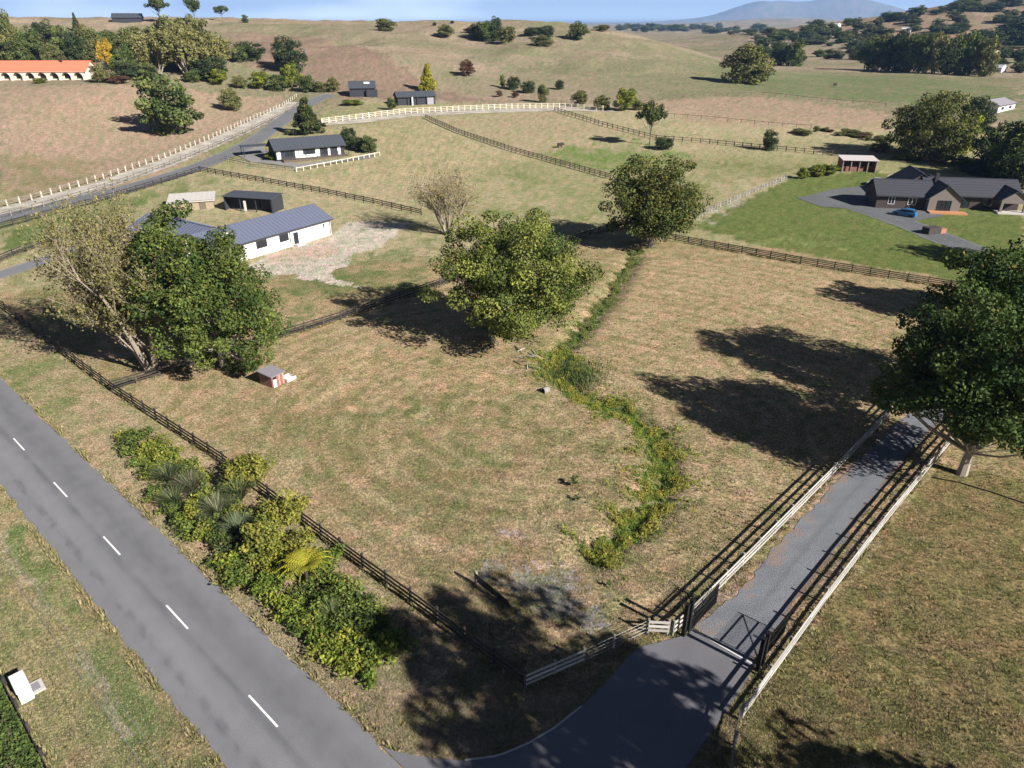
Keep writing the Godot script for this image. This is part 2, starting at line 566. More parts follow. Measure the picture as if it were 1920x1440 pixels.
func flax(sd: int, h: float, r: float, count: int, a: Color, bcol: Color) -> ArrayMesh:
	rng.seed = sd
	var b := Buf.new()
	for k in count:
		var ang := rng.randf() * TAU
		var out := Vector3(cos(ang), 0, sin(ang))
		var side := Vector3(-out.z, 0, out.x)
		var reach := r * rng.randf_range(0.25, 1.0)
		var top := h * rng.randf_range(0.55, 1.0)
		var w := rng.randf_range(0.018, 0.036)
		var col := tint(a.lerp(bcol, rng.randf()), rng.randf_range(0.8, 1.2))
		var foot := out * rng.randf() * 0.18
		var prev := foot
		for s in 4:
			var t := (s + 1) / 4.0
			var q := foot + out * reach * pow(t, 1.5) + Vector3(0, top * (1.25 * t - 0.42 * t * t * t * (reach / r)), 0)
			var w0 := w * (1.0 - 0.9 * (s / 4.0) * (s / 4.0))
			var w1 := w * (1.0 - 0.9 * t * t)
			b.quad(prev - side * w0, prev + side * w0, q + side * w1, q - side * w1, col)
			prev = q
	return b.mesh()

# ---------------------------------------------------------------- fences
# o: gap, h, rails, rail_h, post, rail (material names), wires, merged
func fence(called: String, label: String, line: PackedVector2Array, o: Dictionary, group := "") -> Node3D:
	if absf(line[0].y) < 140.0: long_grass.push_back(line)
	var start := on(line[0].x, line[0].y)
	var t := thing(called, label, "fence", start, 0.0, group)
	var gap: float = o.get("gap", 2.4)
	var h: float = o.get("h", 1.2)
	var rails: int = o.get("rails", 3)
	var rh: float = o.get("rail_h", 0.15)
	var pw: float = o.get("post_w", 0.13)
	var pts := []
	for k in line.size() - 1:
		var len := line[k].distance_to(line[k + 1])
		var n := maxi(1, roundi(len / gap))
		for s in n: pts.push_back(line[k].lerp(line[k + 1], float(s) / n))
	pts.push_back(line[line.size() - 1])
	rng.seed = int(absf(line[0].x) * 100.0) + 7
	var post_mesh := BoxMesh.new()
	post_mesh.size = Vector3(pw, h + 0.45, pw)
	var rail_mesh := BoxMesh.new()
	rail_mesh.size = Vector3(1.0, rh, 0.045)
	var side: float = o.get("side", 1.0)
	for k in pts.size():
		var p := on(pts[k].x, pts[k].y)
		var ahead: Vector2 = pts[mini(k + 1, pts.size() - 1)] - pts[maxi(k - 1, 0)]
		var b := Basis(Vector3.UP, -ahead.angle()) * Basis.from_euler(Vector3(rng.randf_range(-0.02, 0.02), 0, rng.randf_range(-0.02, 0.02)))
		part("post", post_mesh, M[o.post][k % 3], t, Transform3D(b, p - start + Vector3(0, (h + 0.45) * 0.5 - 0.38 + rng.randf_range(-0.02, 0.02), 0)))
	for k in pts.size() - 1:
		var p := on(pts[k].x, pts[k].y)
		var q := on(pts[k + 1].x, pts[k + 1].y)
		var d := q - p
		var len := d.length()
		var x := d / len
		var zz := x.cross(Vector3.UP).normalized()
		var y := zz.cross(x)
		for e in rails:
			var hh: float = h - rh * 0.5 - 0.02 - e * (h - rh) / rails * o.get("spread", 1.0) + rng.randf_range(-0.012, 0.012)
			var mid := (p + q) * 0.5 - start + Vector3(0, hh, 0) + zz * (pw * 0.5 + 0.024) * side
			part("rail", rail_mesh, M[o.rail][(k * 2 + e) % 3], t, Transform3D(Basis(x * (len + 0.01), y, zz), mid))
		for e in o.get("wires", 0):
			var hh: float = h * (e + 0.6) / float(o.wires)
			var wb := Buf.new()
			wb.tube([p - start + Vector3(0, hh, 0), q - start + Vector3(0, hh, 0)], [0.012, 0.012], 4)
			part("wire", wb.mesh(), M.wire, t)
	return t

# ---------------------------------------------------------------- buildings
func prism(l: float, w: float, eave: float, ridge: float) -> ArrayMesh:
	# walls with gable ends; x along the ridge
	var b := Buf.new()
	var x := l * 0.5
	var z := w * 0.5
	b.quad(Vector3(-x, -0.3, z), Vector3(x, -0.3, z), Vector3(x, eave, z), Vector3(-x, eave, z))
	b.quad(Vector3(x, -0.3, -z), Vector3(-x, -0.3, -z), Vector3(-x, eave, -z), Vector3(x, eave, -z))
	for s in [-1.0, 1.0]:
		b.quad(Vector3(s * x, -0.3, -z), Vector3(s * x, -0.3, z), Vector3(s * x, eave, z), Vector3(s * x, eave, -z))
		b.tri(Vector3(s * x, eave, z), Vector3(s * x, ridge, 0), Vector3(s * x, eave, -z))
	b.quad(Vector3(-x, -0.3, z), Vector3(x, -0.3, z), Vector3(x, -0.3, -z), Vector3(-x, -0.3, -z))
	return b.mesh()

func gable(parent: Node3D, at_: Vector3, turn: float, l: float, w: float, eave: float, ridge: float, over: float, wall: Material, roof: Material, seams := 0.0, rows := 0, wall_name := "wall"):
	var base := Transform3D(Basis(Vector3.UP, turn), at_)
	part(wall_name, prism(l, w, eave, ridge), wall, parent, base)
	for s in [-1.0, 1.0]:
		var run := w * 0.5 + over
		var slope := (ridge - eave) / (w * 0.5)
		var drop := ridge - slope * run
		var up := Vector3(0, 0.06, 0)
		var a := Vector3(0, ridge, 0) + up
		var c := Vector3(0, drop, s * run) + up
		var dirz := (c - a).normalized()
		var nrm := Vector3(0, run, s * (ridge - drop)).normalized()
		var b := Buf.new()
		var length := a.distance_to(c)
		var bas := Basis(Vector3(1, 0, 0), nrm, Vector3(1, 0, 0).cross(nrm))
		b.box((a + c) * 0.5 + nrm * 0.03, Vector3(l + over * 1.4, 0.08, length), bas)
		var o := part("roof_panel", b.mesh(), roof, parent, base)
		if seams > 0.0:
			var sb := Buf.new()
			var n := int((l + over * 1.4) / seams)
			for k in n + 1:
				var xx := -(l + over * 1.4) * 0.5 + 0.02 + (l + over * 1.4 - 0.04) * k / n
				sb.box((a + c) * 0.5 + nrm * 0.09 + Vector3(xx, 0, 0), Vector3(0.05, 0.05, length - 0.02), bas)
			part("roof_seams", sb.mesh(), roof, o).set_meta("kind", "stuff")
		for k in rows:
			var t := (k + 0.5) / rows
			var sb := Buf.new()
			sb.box(a.lerp(c, t) + nrm * 0.085, Vector3(l + over * 1.4 - 0.02, 0.05, 0.16), Basis(Vector3(1, 0, 0), nrm, Vector3(1, 0, 0).cross(nrm)))
			part("tile_row", sb.mesh(), roof, o)
		var g := Buf.new()
		g.box(c + Vector3(0, -0.06, s * 0.07), Vector3(l + over * 1.4, 0.12, 0.12))
		part("gutter", g.mesh(), M.dark_trim, parent, base)
	var cap := Buf.new()
	cap.box(Vector3(0, ridge + 0.15, 0), Vector3(l + over * 1.4 + 0.02, 0.07, 0.3))
	part("ridge_cap", cap.mesh(), roof, parent, base)

func window(parent: Node3D, p: Vector3, turn: float, w: float, h: float, frame: Material, lights := 2, called := "window"):
	# p: middle of the opening on the wall face; the wall faces +z before the turn
	var t := Transform3D(Basis(Vector3.UP, turn), p)
	var b := Buf.new()
	for s in [-1.0, 1.0]:
		b.box(Vector3(s * (w * 0.5 - 0.03), 0, 0.03), Vector3(0.08, h, 0.10))
		b.box(Vector3(0, s * (h * 0.5 - 0.03), 0.03), Vector3(w, 0.08, 0.102))
	for k in lights - 1:
		b.box(Vector3(-w * 0.5 + w * (k + 1) / lights, 0, 0.03), Vector3(0.06, h, 0.098))
	var o := part(called, b.mesh(), frame, parent, t)
	for k in lights:
		var g := Buf.new()
		var pw := w / lights - 0.08
		g.box(Vector3(-w * 0.5 + w * (k + 0.5) / lights, 0, 0.012), Vector3(pw, h - 0.1, 0.02))
		part("pane", g.mesh(), M.pane, o)

func slab(parent: Node, called: String, c: Vector3, s: Vector3, m: Material, b := Basis()) -> MeshInstance3D:
	var q := Buf.new()
	q.box(Vector3.ZERO, s)
	return part(called, q.mesh(), m, parent, Transform3D(b, c))

func yaw_of(a: Vector3, b: Vector3) -> float:
	return -atan2(b.z - a.z, b.x - a.x)

# ---------------------------------------------------------------- the scene
func _ready():
	# camera
	var cam := Camera3D.new()
	cam.name = "camera"
	cam.fov = rad_to_deg(2.0 * atan(720.0 / FOCAL))
	cam.position = Vector3(0, CAM_H, 0)
	cam.rotation_degrees = Vector3(-PITCH, 0, 0)
	cam.near = 0.5
	cam.far = 80000.0
	add_child(cam)
	# sky and exposure
	var sky := ProceduralSkyMaterial.new()
	sky.sky_top_color = Color(0.085, 0.145, 0.25)
	sky.sky_horizon_color = Color(0.87, 0.93, 1.0)
	sky.sky_curve = 0.045
	sky.ground_bottom_color = Color(0.30, 0.27, 0.2)
	sky.ground_horizon_color = Color(0.62, 0.70, 0.78)
	sky.sky_energy_multiplier = 0.90
	sky.sun_angle_max = 1.0
	var cloud := FastNoiseLite.new()
	cloud.seed = 11; cloud.frequency = 0.012; cloud.fractal_octaves = 5
	var ci := cloud.get_seamless_image(1024, 512)
	var cover := Image.create(1024, 512, false, Image.FORMAT_RGBA8)
	for y in 512:
		for x in 1024:
			var k := clampf((ci.get_pixel(x, (y * 5) % 512).r - 0.50) * 2.4, 0.0, 0.6) * (1.0 if absi(y - 256) < 50 else 0.15)
			cover.set_pixel(x, y, Color(1, 1, 1, k))
	sky.sky_cover = ImageTexture.create_from_image(cover)
	sky.sky_cover_modulate = Color(0.9, 0.9, 0.9)
	var env := Environment.new()
	env.background_mode = Environment.BG_SKY
	env.sky = Sky.new()
	env.sky.sky_material = sky
	env.background_energy_multiplier = 1.0
	env.tonemap_mode = Environment.TONE_MAPPER_LINEAR
	env.tonemap_exposure = 2.16
	env.sdfgi_enabled = true
	env.ssao_enabled = true
	env.ssil_enabled = true
	env.fog_enabled = true
	env.fog_density = 0.00007
	env.fog_light_color = Color(0.58, 0.76, 1.0)
	var we := WorldEnvironment.new()
	we.name = "world"
	we.environment = env
	add_child(we)
	# the sun, behind the camera's right shoulder
	var sun := DirectionalLight3D.new()
	sun.name = "sun"
	sun.light_energy = 1.6
	sun.light_angular_distance = 0.53
	sun.light_color = Color(1.0, 0.98, 0.95)
	sun.shadow_enabled = true
	var e := deg_to_rad(SUN_EL)
	var a := deg_to_rad(SUN_AZ)
	sun.look_at_from_position(Vector3.ZERO, Vector3(sin(a) * cos(e), -sin(e), -cos(a) * cos(e)), Vector3.UP)
	add_child(sun)

	setup()
	lay_ground()
	roads()
	near_trees()
	roadside_shrubs()
	creek_plants()
	far_trees()
	near_fences()
	far_fences()
	houses()
	small_things()
	grass()

func setup():
	noise_a.seed = 4; noise_a.frequency = 0.03; noise_a.fractal_octaves = 3
	noise_b.seed = 8; noise_b.frequency = 0.006; noise_b.fractal_octaves = 3
	noise_c.seed = 15; noise_c.frequency = 0.05; noise_c.fractal_octaves = 2
	M.bark = vmat("bark")
	M.leaf = vmat("leaf", 0.7, 0.35)
	M.dark_wood = [mat("stained wood", lin(0.035, 0.030, 0.027), 0.8), mat("stained wood", lin(0.05, 0.043, 0.038), 0.85), mat("stained wood", lin(0.028, 0.026, 0.025), 0.8)]
	M.brown_wood = [mat("old wood", lin(0.11, 0.085, 0.062), 0.9), mat("old wood", lin(0.14, 0.11, 0.085), 0.9), mat("old wood", lin(0.085, 0.068, 0.052), 0.9)]
	M.grey_wood = [mat("weathered wood", lin(0.40, 0.38, 0.35), 0.9), mat("weathered wood", lin(0.48, 0.46, 0.43), 0.9), mat("weathered wood", lin(0.34, 0.32, 0.29), 0.9)]
	M.mid_wood = [mat("greyed post", lin(0.20, 0.18, 0.155), 0.9), mat("greyed post", lin(0.25, 0.225, 0.2), 0.9), mat("greyed post", lin(0.16, 0.145, 0.125), 0.9)]
	M.pale_wood = [mat("new pine", lin(0.62, 0.55, 0.44), 0.9), mat("new pine", lin(0.68, 0.61, 0.5), 0.9), mat("new pine", lin(0.55, 0.48, 0.38), 0.9)]
	M.white_paint = mat("white paint", lin(0.66, 0.655, 0.64), 0.7)
	M.cream = mat("cream plaster", lin(0.66, 0.58, 0.47), 0.9)
	M.wire = mat("wire", lin(0.35, 0.35, 0.36), 0.5, 0.6)
	M.black_metal = mat("black metal", lin(0.012, 0.012, 0.013), 0.5, 0.2)
	M.dark_trim = mat("dark trim", lin(0.035, 0.036, 0.04), 0.5)
	M.pane = mat("window glass", lin(0.02, 0.024, 0.03), 0.08, 0.0, 0.5)
	M.slate_roof = mat("slate blue steel roof", lin(0.108, 0.122, 0.175), 0.55, 0.0, 0.5)
	M.black_roof = mat("charcoal steel roof", lin(0.055, 0.062, 0.075), 0.55, 0.0, 0.5)
	M.tile_roof = mat("charcoal tile", lin(0.050, 0.051, 0.062), 0.6, 0.0, 0.4)
	M.terracotta = mat("terracotta", lin(0.50, 0.165, 0.095), 0.85)
	M.black_wall = mat("black cladding", lin(0.03, 0.032, 0.04), 0.8)
	M.brick = mat("dark brick", lin(0.062, 0.048, 0.044), 0.9)
	M.pale_brick = mat("pale brick", lin(0.175, 0.15, 0.135), 0.9)
	M.concrete = mat("concrete", lin(0.46, 0.44, 0.41), 0.9)
	M.timber = mat("orange timber", lin(0.44, 0.21, 0.10), 0.8)
	M.rust = mat("rusty red boards", lin(0.24, 0.105, 0.085), 0.9)
	M.tin = mat("old tin", lin(0.30, 0.28, 0.31), 0.6, 0.3)

func lay_ground():
	creek = smooth_line(line_px([[1196, 470], [1165, 520], [1128, 575], [1080, 630], [1040, 672], [1052, 712], [1110, 748], [1185, 775], [1232, 815], [1247, 870], [1232, 930], [1190, 985], [1140, 1020], [1105, 1040]]), 1.5)
	mown = line_px([[210, 735], [1153, 420], [1870, 543], [1055, 1357]])
	# what covers the ground where
	pasture(PackedVector2Array([Vector2(-400, -98), Vector2(-60, -92), Vector2(18, -118), Vector2(60, -112), Vector2(300, -100), Vector2(420, -330), Vector2(-400, -330)]), Color(0.345, 0.275, 0.155), Color(0.215, 0.20, 0.085), 5.0)
	pasture(PackedVector2Array([Vector2(-21000, -100), Vector2(-320, -120), Vector2(-90, -170), Vector2(-60, -285), Vector2(60, -270), Vector2(150, -235), Vector2(400, -200), Vector2(21000, -100), Vector2(21000, -21000), Vector2(-21000, -21000)]), Color(0.300, 0.216, 0.146), FARGREEN, 8.0)
	pasture(PackedVector2Array([Vector2(330, -640), Vector2(380, -820), Vector2(300, -1100), Vector2(700, -1900), Vector2(2200, -1700), Vector2(1500, -500), Vector2(600, -560)]), Color(0.275, 0.178, 0.118), Color(0.22, 0.165, 0.10), 14.0)
	region([[0, 165], [300, 165], [540, 180], [420, 270], [250, 350], [0, 400]], PINK, 0.85, 3.0)
	region([[0, 290], [200, 300], [300, 320], [150, 370], [0, 400]], OLIVE, 0.6, 4.0, 1.6)
	region([[420, 60], [600, 70], [780, 145], [910, 190], [640, 185], [590, 150], [420, 110]], Color(0.235, 0.158, 0.108), 0.95, 4.0)
	region([[900, 120], [1240, 110], [1500, 130], [1920, 150], [1920, 215], [1500, 180], [1180, 150]], FARGREEN, 0.75, 9.0)
	region([[1320, 120], [1700, 140], [1920, 170], [1920, 220], [1650, 195], [1380, 165]], Color(0.125, 0.15, 0.058), 0.95, 9.0, 1.1)
	region([[1200, 190], [1420, 180], [1660, 210], [1660, 245], [1300, 230]], PINK, 0.85, 4.0)
	region([[820, 225], [1040, 210], [1240, 260], [1150, 330], [960, 280]], PINK, 0.55, 4.0, 1.4)
	region([[1000, 290], [1160, 255], [1300, 290], [1160, 330]], Color(0.10, 0.17, 0.03), 0.75, 5.0, 1.6)
	region([[860, 320], [1100, 330], [1130, 410], [900, 410]], Color(0.155, 0.175, 0.06), 0.75, 5.0, 1.4)
	region([[640, 240], [820, 230], [1000, 300], [780, 330], [620, 330]], STRAW, 0.55, 5.0, 1.2)
	region([[400, 330], [640, 330], [790, 390], [620, 375]], STRAW, 0.6, 2.0, 1.0)
	region([[0, 400], [370, 325], [430, 340], [300, 370], [0, 480]], GREEN, 0.65, 2.0, 1.4)
	region([[0, 520], [90, 480], [300, 470], [300, 700], [210, 720]], OLIVE, 0.6, 2.0, 1.4)
	region([[0, 440], [140, 400], [160, 440], [0, 475]], GREEN, 0.85, 1.5)
	region([[540, 525], [690, 480], [820, 440], [800, 540], [620, 600], [540, 600]], Color(0.12, 0.14, 0.05), 0.85, 2.0, 1.5)
	region([[470, 490], [620, 440], [660, 415], [760, 418], [740, 450], [660, 485], [620, 520], [685, 542], [560, 520], [480, 510]], CLAY, 0.95, 1.2)
	region([[500, 480], [620, 445], [630, 475], [520, 500]], Color(0.42, 0.28, 0.19), 0.7, 1.5, 1.5)
	region([[80, 500], [200, 480], [300, 520], [280, 570], [150, 560]], Color(0.36, 0.26, 0.17), 0.7, 2.0, 1.4)
	# main paddock
	region([[210, 735], [1153, 420], [1870, 543], [1055, 1357]], DRY, 0.36, 0.3)
	region([[1200, 480], [1840, 560], [1600, 640], [1250, 960], [1260, 800], [1060, 680], [1130, 560]], Color(0.37, 0.255, 0.145), 0.65, 2.0, 1.0)
	region([[620, 640], [960, 650], [980, 740], [560, 760]], Color(0.40, 0.27, 0.14), 0.65, 3.0, 1.1)
	region([[400, 780], [900, 740], [1170, 830], [1150, 960], [700, 1000]], OLIVE, 0.55, 4.0, 1.6)
	region([[960, 640], [1060, 690], [1200, 800], [1190, 850], [1080, 760], [940, 700]], PINK, 0.5, 1.0, 1.2)
	region([[1196, 466], [1170, 520], [1130, 580], [1060, 665], [1110, 735], [1200, 768], [1252, 810], [1272, 870], [1250, 950], [1200, 1010], [1130, 1068], [1080, 1040], [1150, 990], [1205, 930], [1218, 870], [1200, 830], [1100, 770], [1025, 715], [1020, 670], [1070, 625], [1110, 570], [1150, 515], [1180, 466]], Color(0.135, 0.125, 0.045), 0.8, 0.5, 2.0)
	region([[880, 1040], [990, 1000], [1110, 1090], [1160, 1165], [1010, 1150], [920, 1090]], Color(0.30, 0.27, 0.245), 0.85, 1.2, 2.2)
	region([[820, 1190], [1000, 1130], [1200, 1180], [1000, 1290]], OLIVE, 0.45, 1.0, 1.5)
	# lawn round the tiled house
	region([[1295, 425], [1480, 335], [1630, 318], [1920, 400], [1920, 545], [1870, 543], [1400, 455]], LAWN, 0.92, 1.0)
	region([[1350, 430], [1560, 440], [1600, 470], [1420, 460]], Color(0.20, 0.21, 0.075), 0.7, 3.0, 1.6)
	region([[1290, 410], [1440, 345], [1480, 335], [1330, 420]], Color(0.33, 0.29, 0.22), 0.8, 1.0, 1.5)
	region([[1310, 300], [1500, 310], [1460, 335], [1330, 360]], LAWN, 0.55, 4.0, 1.5)
	# grass beyond the gravel drive
	region([[1330, 1442], [1760, 870], [1925, 900], [1925, 1442]], Color(0.160, 0.126, 0.048), 0.8, 0.4)
	region([[1500, 1180], [1760, 900], [1900, 930], [1900, 1200], [1700, 1250]], Color(0.215, 0.145, 0.072), 0.6, 2.0, 1.8)
	# verges
	region([[0, 575], [210, 735], [985, 1290], [1055, 1357], [870, 1425], [700, 1400], [640, 1335], [363, 1077], [0, 722]], Color(0.33, 0.25, 0.145), 0.55, 0.5)
	region([[0, 620], [150, 700], [190, 760], [80, 780], [0, 700]], Color(0.155, 0.165, 0.06), 0.8, 2.0, 1.5)
	region([[1120, 1250], [1215, 1190], [1290, 1185], [1200, 1215]], OLIVE, 0.8, 0.3, 1.5)
	region([[0, 915], [415, 1442], [0, 1442]], Color(0.235, 0.205, 0.095), 0.65, 0.4)
	region([[0, 985], [30, 985], [190, 1180], [400, 1442], [270, 1442], [110, 1180]], Color(0.125, 0.155, 0.05), 0.8, 0.5, 2.0)
	region([[0, 1000], [14, 1000], [260, 1380], [235, 1380]], Color(0.36, 0.28, 0.19), 0.6, 0.5, 1.6)
	region([[60, 1320], [110, 1330], [190, 1442], [100, 1442]], Color(0.14, 0.16, 0.055), 0.7, 0.6, 1.4)
	# leaf litter between the fence and the gravel
	region([[1300, 1175], [1560, 885], [1650, 800], [1690, 770], [1730, 790], [1620, 890], [1520, 995], [1340, 1180]], Color(0.30, 0.205, 0.145), 0.85, 0.3, 2.4)
	region([[1395, 1300], [1760, 840], [1740, 840], [1440, 1210]], Color(0.29, 0.20, 0.155), 0.7, 0.25, 2.0)
	build_ground()

func roads():
	var asphalt := vmat("chip seal", 0.9)
	asphalt.albedo_texture = grain_texture(21, 512, 0.09, 0.3, Color(0.80, 0.80, 0.80), Color(1, 1, 1), 2.2)
	asphalt.metallic_specular = 0.35
	asphalt.uv1_scale = Vector3(0.9, 0.9, 1)
	var gravel := vmat("gravel", 1.0)
	gravel.albedo_texture = grain_texture(33, 512, 0.06, 0.3, Color(0.56, 0.56, 0.56), Color(1, 1, 1), 2.6)
	gravel.metallic_specular = 0.2
	# the road
	var r := line_px([[0, 722], [67, 785], [167, 877], [363, 1077], [547, 1257], [640, 1336]])
	var l := line_px([[0, 913], [50, 972], [107, 1040], [187, 1143], [287, 1257], [400, 1403]])
	var dir := (r[4] - r[1]).normalized()
	var mid_far := (r[1] + l[1]) * 0.5
	# straight line of the road through both edges
	var centre := PackedVector2Array([at2(39, 835.5) - dir * 140.0, at2(39, 835.5) - dir * 40.0, at2(209.5, 1023.5), at2(493, 1334), at2(493, 1334) + dir * 45.0])
	var half := 2.95
	var rl := offset_line(centre, -half)
	var rr := offset_line(centre, half)
	ribbon("road", rl, rr, 0.03, 0.5, 26, asphalt, func(s: float, along: float, p: Vector2) -> Color:
		var n := noise_a.get_noise_2d(p.x * 3.0, p.y * 3.0)
		var f := 0.6 * noise_c.get_noise_2d(along * 9.0, s * 90.0) + 0.5 * noise_a.get_noise_2d(along * 4.0, s * 120.0)
		var k := 0.165 + 0.018 * n
		k += 0.046 + 0.016 * noise_c.get_noise_2d(p.x * 14.0, p.y * 14.0)
		k -= 0.062 * exp(-pow((s - 0.10) / 0.07, 2.0)) * clampf(0.8 + 0.9 * f, 0.25, 1.2)
		k -= 0.048 * exp(-pow((s + 0.42) / 0.30, 2.0)) * clampf(0.85 + 0.6 * f, 0.4, 1.2)
		k -= 0.075 * exp(-pow((s - 0.66) / 0.07, 2.0)) * clampf(noise_a.get_noise_2d(along * 16.0, 40.0 + s * 80.0) * 3.0, 0.0, 1.0)
		k += 0.020 * exp(-pow((s - 0.45) / 0.16, 2.0))
		if absf(s) > 0.93: k = 0.21 + 0.05 * f
		return Color(k * 0.99, k * 0.99, k * 1.05), 0.12)
	bare.push_back(PackedVector2Array([rl[0], rl[rl.size() - 1], rr[rr.size() - 1], rr[0]]))
	long_grass.push_back(offset_line(centre, half + 0.22))
	long_grass.push_back(offset_line(centre, -half - 0.22))
	var paint := mat("road paint", lin(0.74, 0.74, 0.72), 0.7)
	var o0 := at2(209.5, 1023.5)
	for k in range(-6, 5):
		var c := o0 + dir * (10.05 * k)
		var b := Buf.new()
		b.box(Vector3.ZERO, Vector3(2.9, 0.008, 0.11))
		var d := part("road_marking", b.mesh(), paint, self, Transform3D(Basis(Vector3.UP, -dir.angle()), Vector3(c.x, 0.037, c.y)))
		d.set_meta("kind", "structure")
	# sealed mouth of the drive
	var mouth := line_px([[560, 1300], [600, 1330], [640, 1362], [700, 1397], [760, 1414], [820, 1424], [880, 1427], [940, 1417], [990, 1395], [1040, 1365], [1090, 1325], [1140, 1275], [1180, 1230], [1205, 1212], [1240, 1204], [1290, 1190], [1298, 1180], [1415, 1248], [1385, 1300], [1330, 1380], [1285, 1442], [1230, 1500], [1250, 1640], [900, 1700], [480, 1442]])
	mouth = Geometry2D.clip_polygons(mouth, bare[0])[0]
	bare.push_back(mouth)
	sheet("driveway_entrance", mouth, 0.045, asphalt, func(p: Vector2) -> Color:
		var k := 0.165 + 0.02 * noise_a.get_noise_2d(p.x * 4.0, p.y * 4.0) + 0.012 * noise_c.get_noise_2d(p.x * 12.0, p.y * 12.0)
		return Color(k * 1.0, k * 0.98, k * 1.08))
	# pale concrete lip on the inside of the curve, and across the drive
	var lip := smooth_line(line_px([[872, 1426], [935, 1418], [990, 1395], [1040, 1365], [1090, 1325]]), 0.5)
	ribbon("kerb_lip", offset_line(lip, -0.05), offset_line(lip, 0.06), 0.06, 0.5, 1, mat("kerb concrete", lin(0.42, 0.41, 0.39), 0.9), func(_s, _a, _p): return Color.WHITE)
	var sill := line_px([[1298, 1181], [1415, 1248]])
	ribbon("drive_threshold", offset_line(sill, -0.04), offset_line(sill, 0.06), 0.058, 0.5, 1, mat("threshold concrete", lin(0.52, 0.52, 0.52), 0.9), func(_s, _a, _p): return Color.WHITE)
	# gravel drive along the fence
	var gl := line_px([[1304, 1179], [1412, 1079], [1492, 983], [1572, 900], [1648, 826], [1706, 770]])
	var gr := line_px([[1415, 1248], [1505, 1115], [1600, 988], [1668, 900], [1725, 832], [1775, 780]])
	var d2 := (gl[5] - gl[0]).normalized()
	gl.push_back(gl[5] + d2 * 20.0); gr.push_back(gr[5] + d2 * 20.0)
	gl.push_back(gl[6] + d2 * 18.0); gr.push_back(gr[6] + d2 * 20.0)
	bare.push_back(PackedVector2Array(Array(gl) + [gr[7], gr[5], gr[3], gr[1], gr[0]]))
	ribbon("gravel_drive", gl, gr, 0.028, 0.5, 14, gravel, func(s: float, along: float, p: Vector2) -> Color:
		var n := noise_a.get_noise_2d(p.x * 6.0, p.y * 6.0)
		var k := 0.265 + 0.035 * n + 0.03 * noise_c.get_noise_2d(p.x * 20.0, p.y * 20.0)
		k -= 0.045 * exp(-pow((s + 0.02) / 0.12, 2.0)) * (0.8 + n)
		var c := Color(k * 0.95, k, k * 1.10)
		var litter := 0.5 * n + 0.9 * noise_c.get_noise_2d(p.x * 10.0, p.y * 10.0) - s - 0.78
		if litter > 0.0: c = c.lerp(Color(0.36, 0.265, 0.21), clampf(litter * 2.2, 0.0, 0.7))
		if s > 0.75: c = c.lerp(Color(0.25, 0.18, 0.14), clampf(0.6 + n, 0.0, 0.9))
		return c, 0.2)
	var flat_gravel := func(lo: float) -> Callable: return func(s: float, along: float, p: Vector2) -> Color:
		var k := lo + 0.03 * noise_a.get_noise_2d(p.x * 3.0, p.y * 3.0) + (0.09 if absf(s) > 0.8 else 0.0)
		return Color(k * 0.98, k, k * 1.05)
	# forecourt and drive of the tiled house
	var hd := smooth_line(line_px([[1905, 505], [1850, 478], [1780, 452], [1700, 420], [1620, 393], [1560, 372]]), 2.0)
	ribbon("house_drive", offset_line(hd, -3.0), offset_line(hd, 3.0), 0.05, 1.0, 8, gravel, flat_gravel.call(0.20), 0.2)
	sheet("forecourt", line_px([[1495, 372], [1560, 356], [1625, 348], [1690, 365], [1770, 405], [1690, 418], [1600, 392], [1540, 388]]), 0.062, gravel, func(p): return Color(0.20, 0.205, 0.215) * (1.0 + 0.15 * noise_a.get_noise_2d(p.x * 3.0, p.y * 3.0)))
	# lane to the houses on the rise
	var lane := smooth_line(line_px([[-200, 470], [-60, 428], [60, 396], [200, 363], [330, 327], [420, 293], [480, 262], [535, 222], [570, 200], [596, 186], [622, 178]]), 3.0)
	ribbon("lane", offset_line(lane, -3.0), offset_line(lane, 3.0), 0.10, 1.5, 8, gravel, flat_gravel.call(0.25), 0.2)
	var bank := smooth_line(line_px([[-60, 412], [60, 383], [200, 345], [320, 303], [410, 265], [470, 237], [525, 208], [556, 192]]), 3.0)
	ribbon("gravel_shoulder", offset_line(bank, -3.6), offset_line(bank, 3.2), 0.08, 1.5, 6, gravel, func(s, along, p): return Color(0.70, 0.64, 0.55) * (0.9 + 0.5 * noise_a.get_noise_2d(p.x * 8.0, p.y * 8.0)), 0.5)
	var fork := smooth_line(line_px([[600, 232], [680, 226], [760, 216], [860, 211], [960, 207], [1060, 205], [1150, 207]]), 3.0)
	ribbon("gravel_track", offset_line(fork, -5.0), offset_line(fork, 4.0), 0.10, 2.0, 6, gravel, func(s, along, p): return Color(0.70, 0.63, 0.53) * (0.9 + 0.5 * noise_a.get_noise_2d(p.x * 8.0, p.y * 8.0)), 0.6)
	sheet("cottage_forecourt", line_px([[440, 290], [490, 275], [520, 300], [560, 308], [650, 298], [700, 288], [700, 296], [560, 316], [470, 304]]), 0.13, gravel, func(p): return Color(0.36, 0.35, 0.34) * (1.0 + 0.2 * noise_a.get_noise_2d(p.x * 3.0, p.y * 3.0)))
	var path := smooth_line(line_px([[-120, 560], [-20, 522], [40, 503], [82, 488], [150, 462]]), 2.0)
	ribbon("house_path", offset_line(path, -1.8), offset_line(path, 1.8), 0.05, 1.0, 6, gravel, flat_gravel.call(0.30), 0.2)

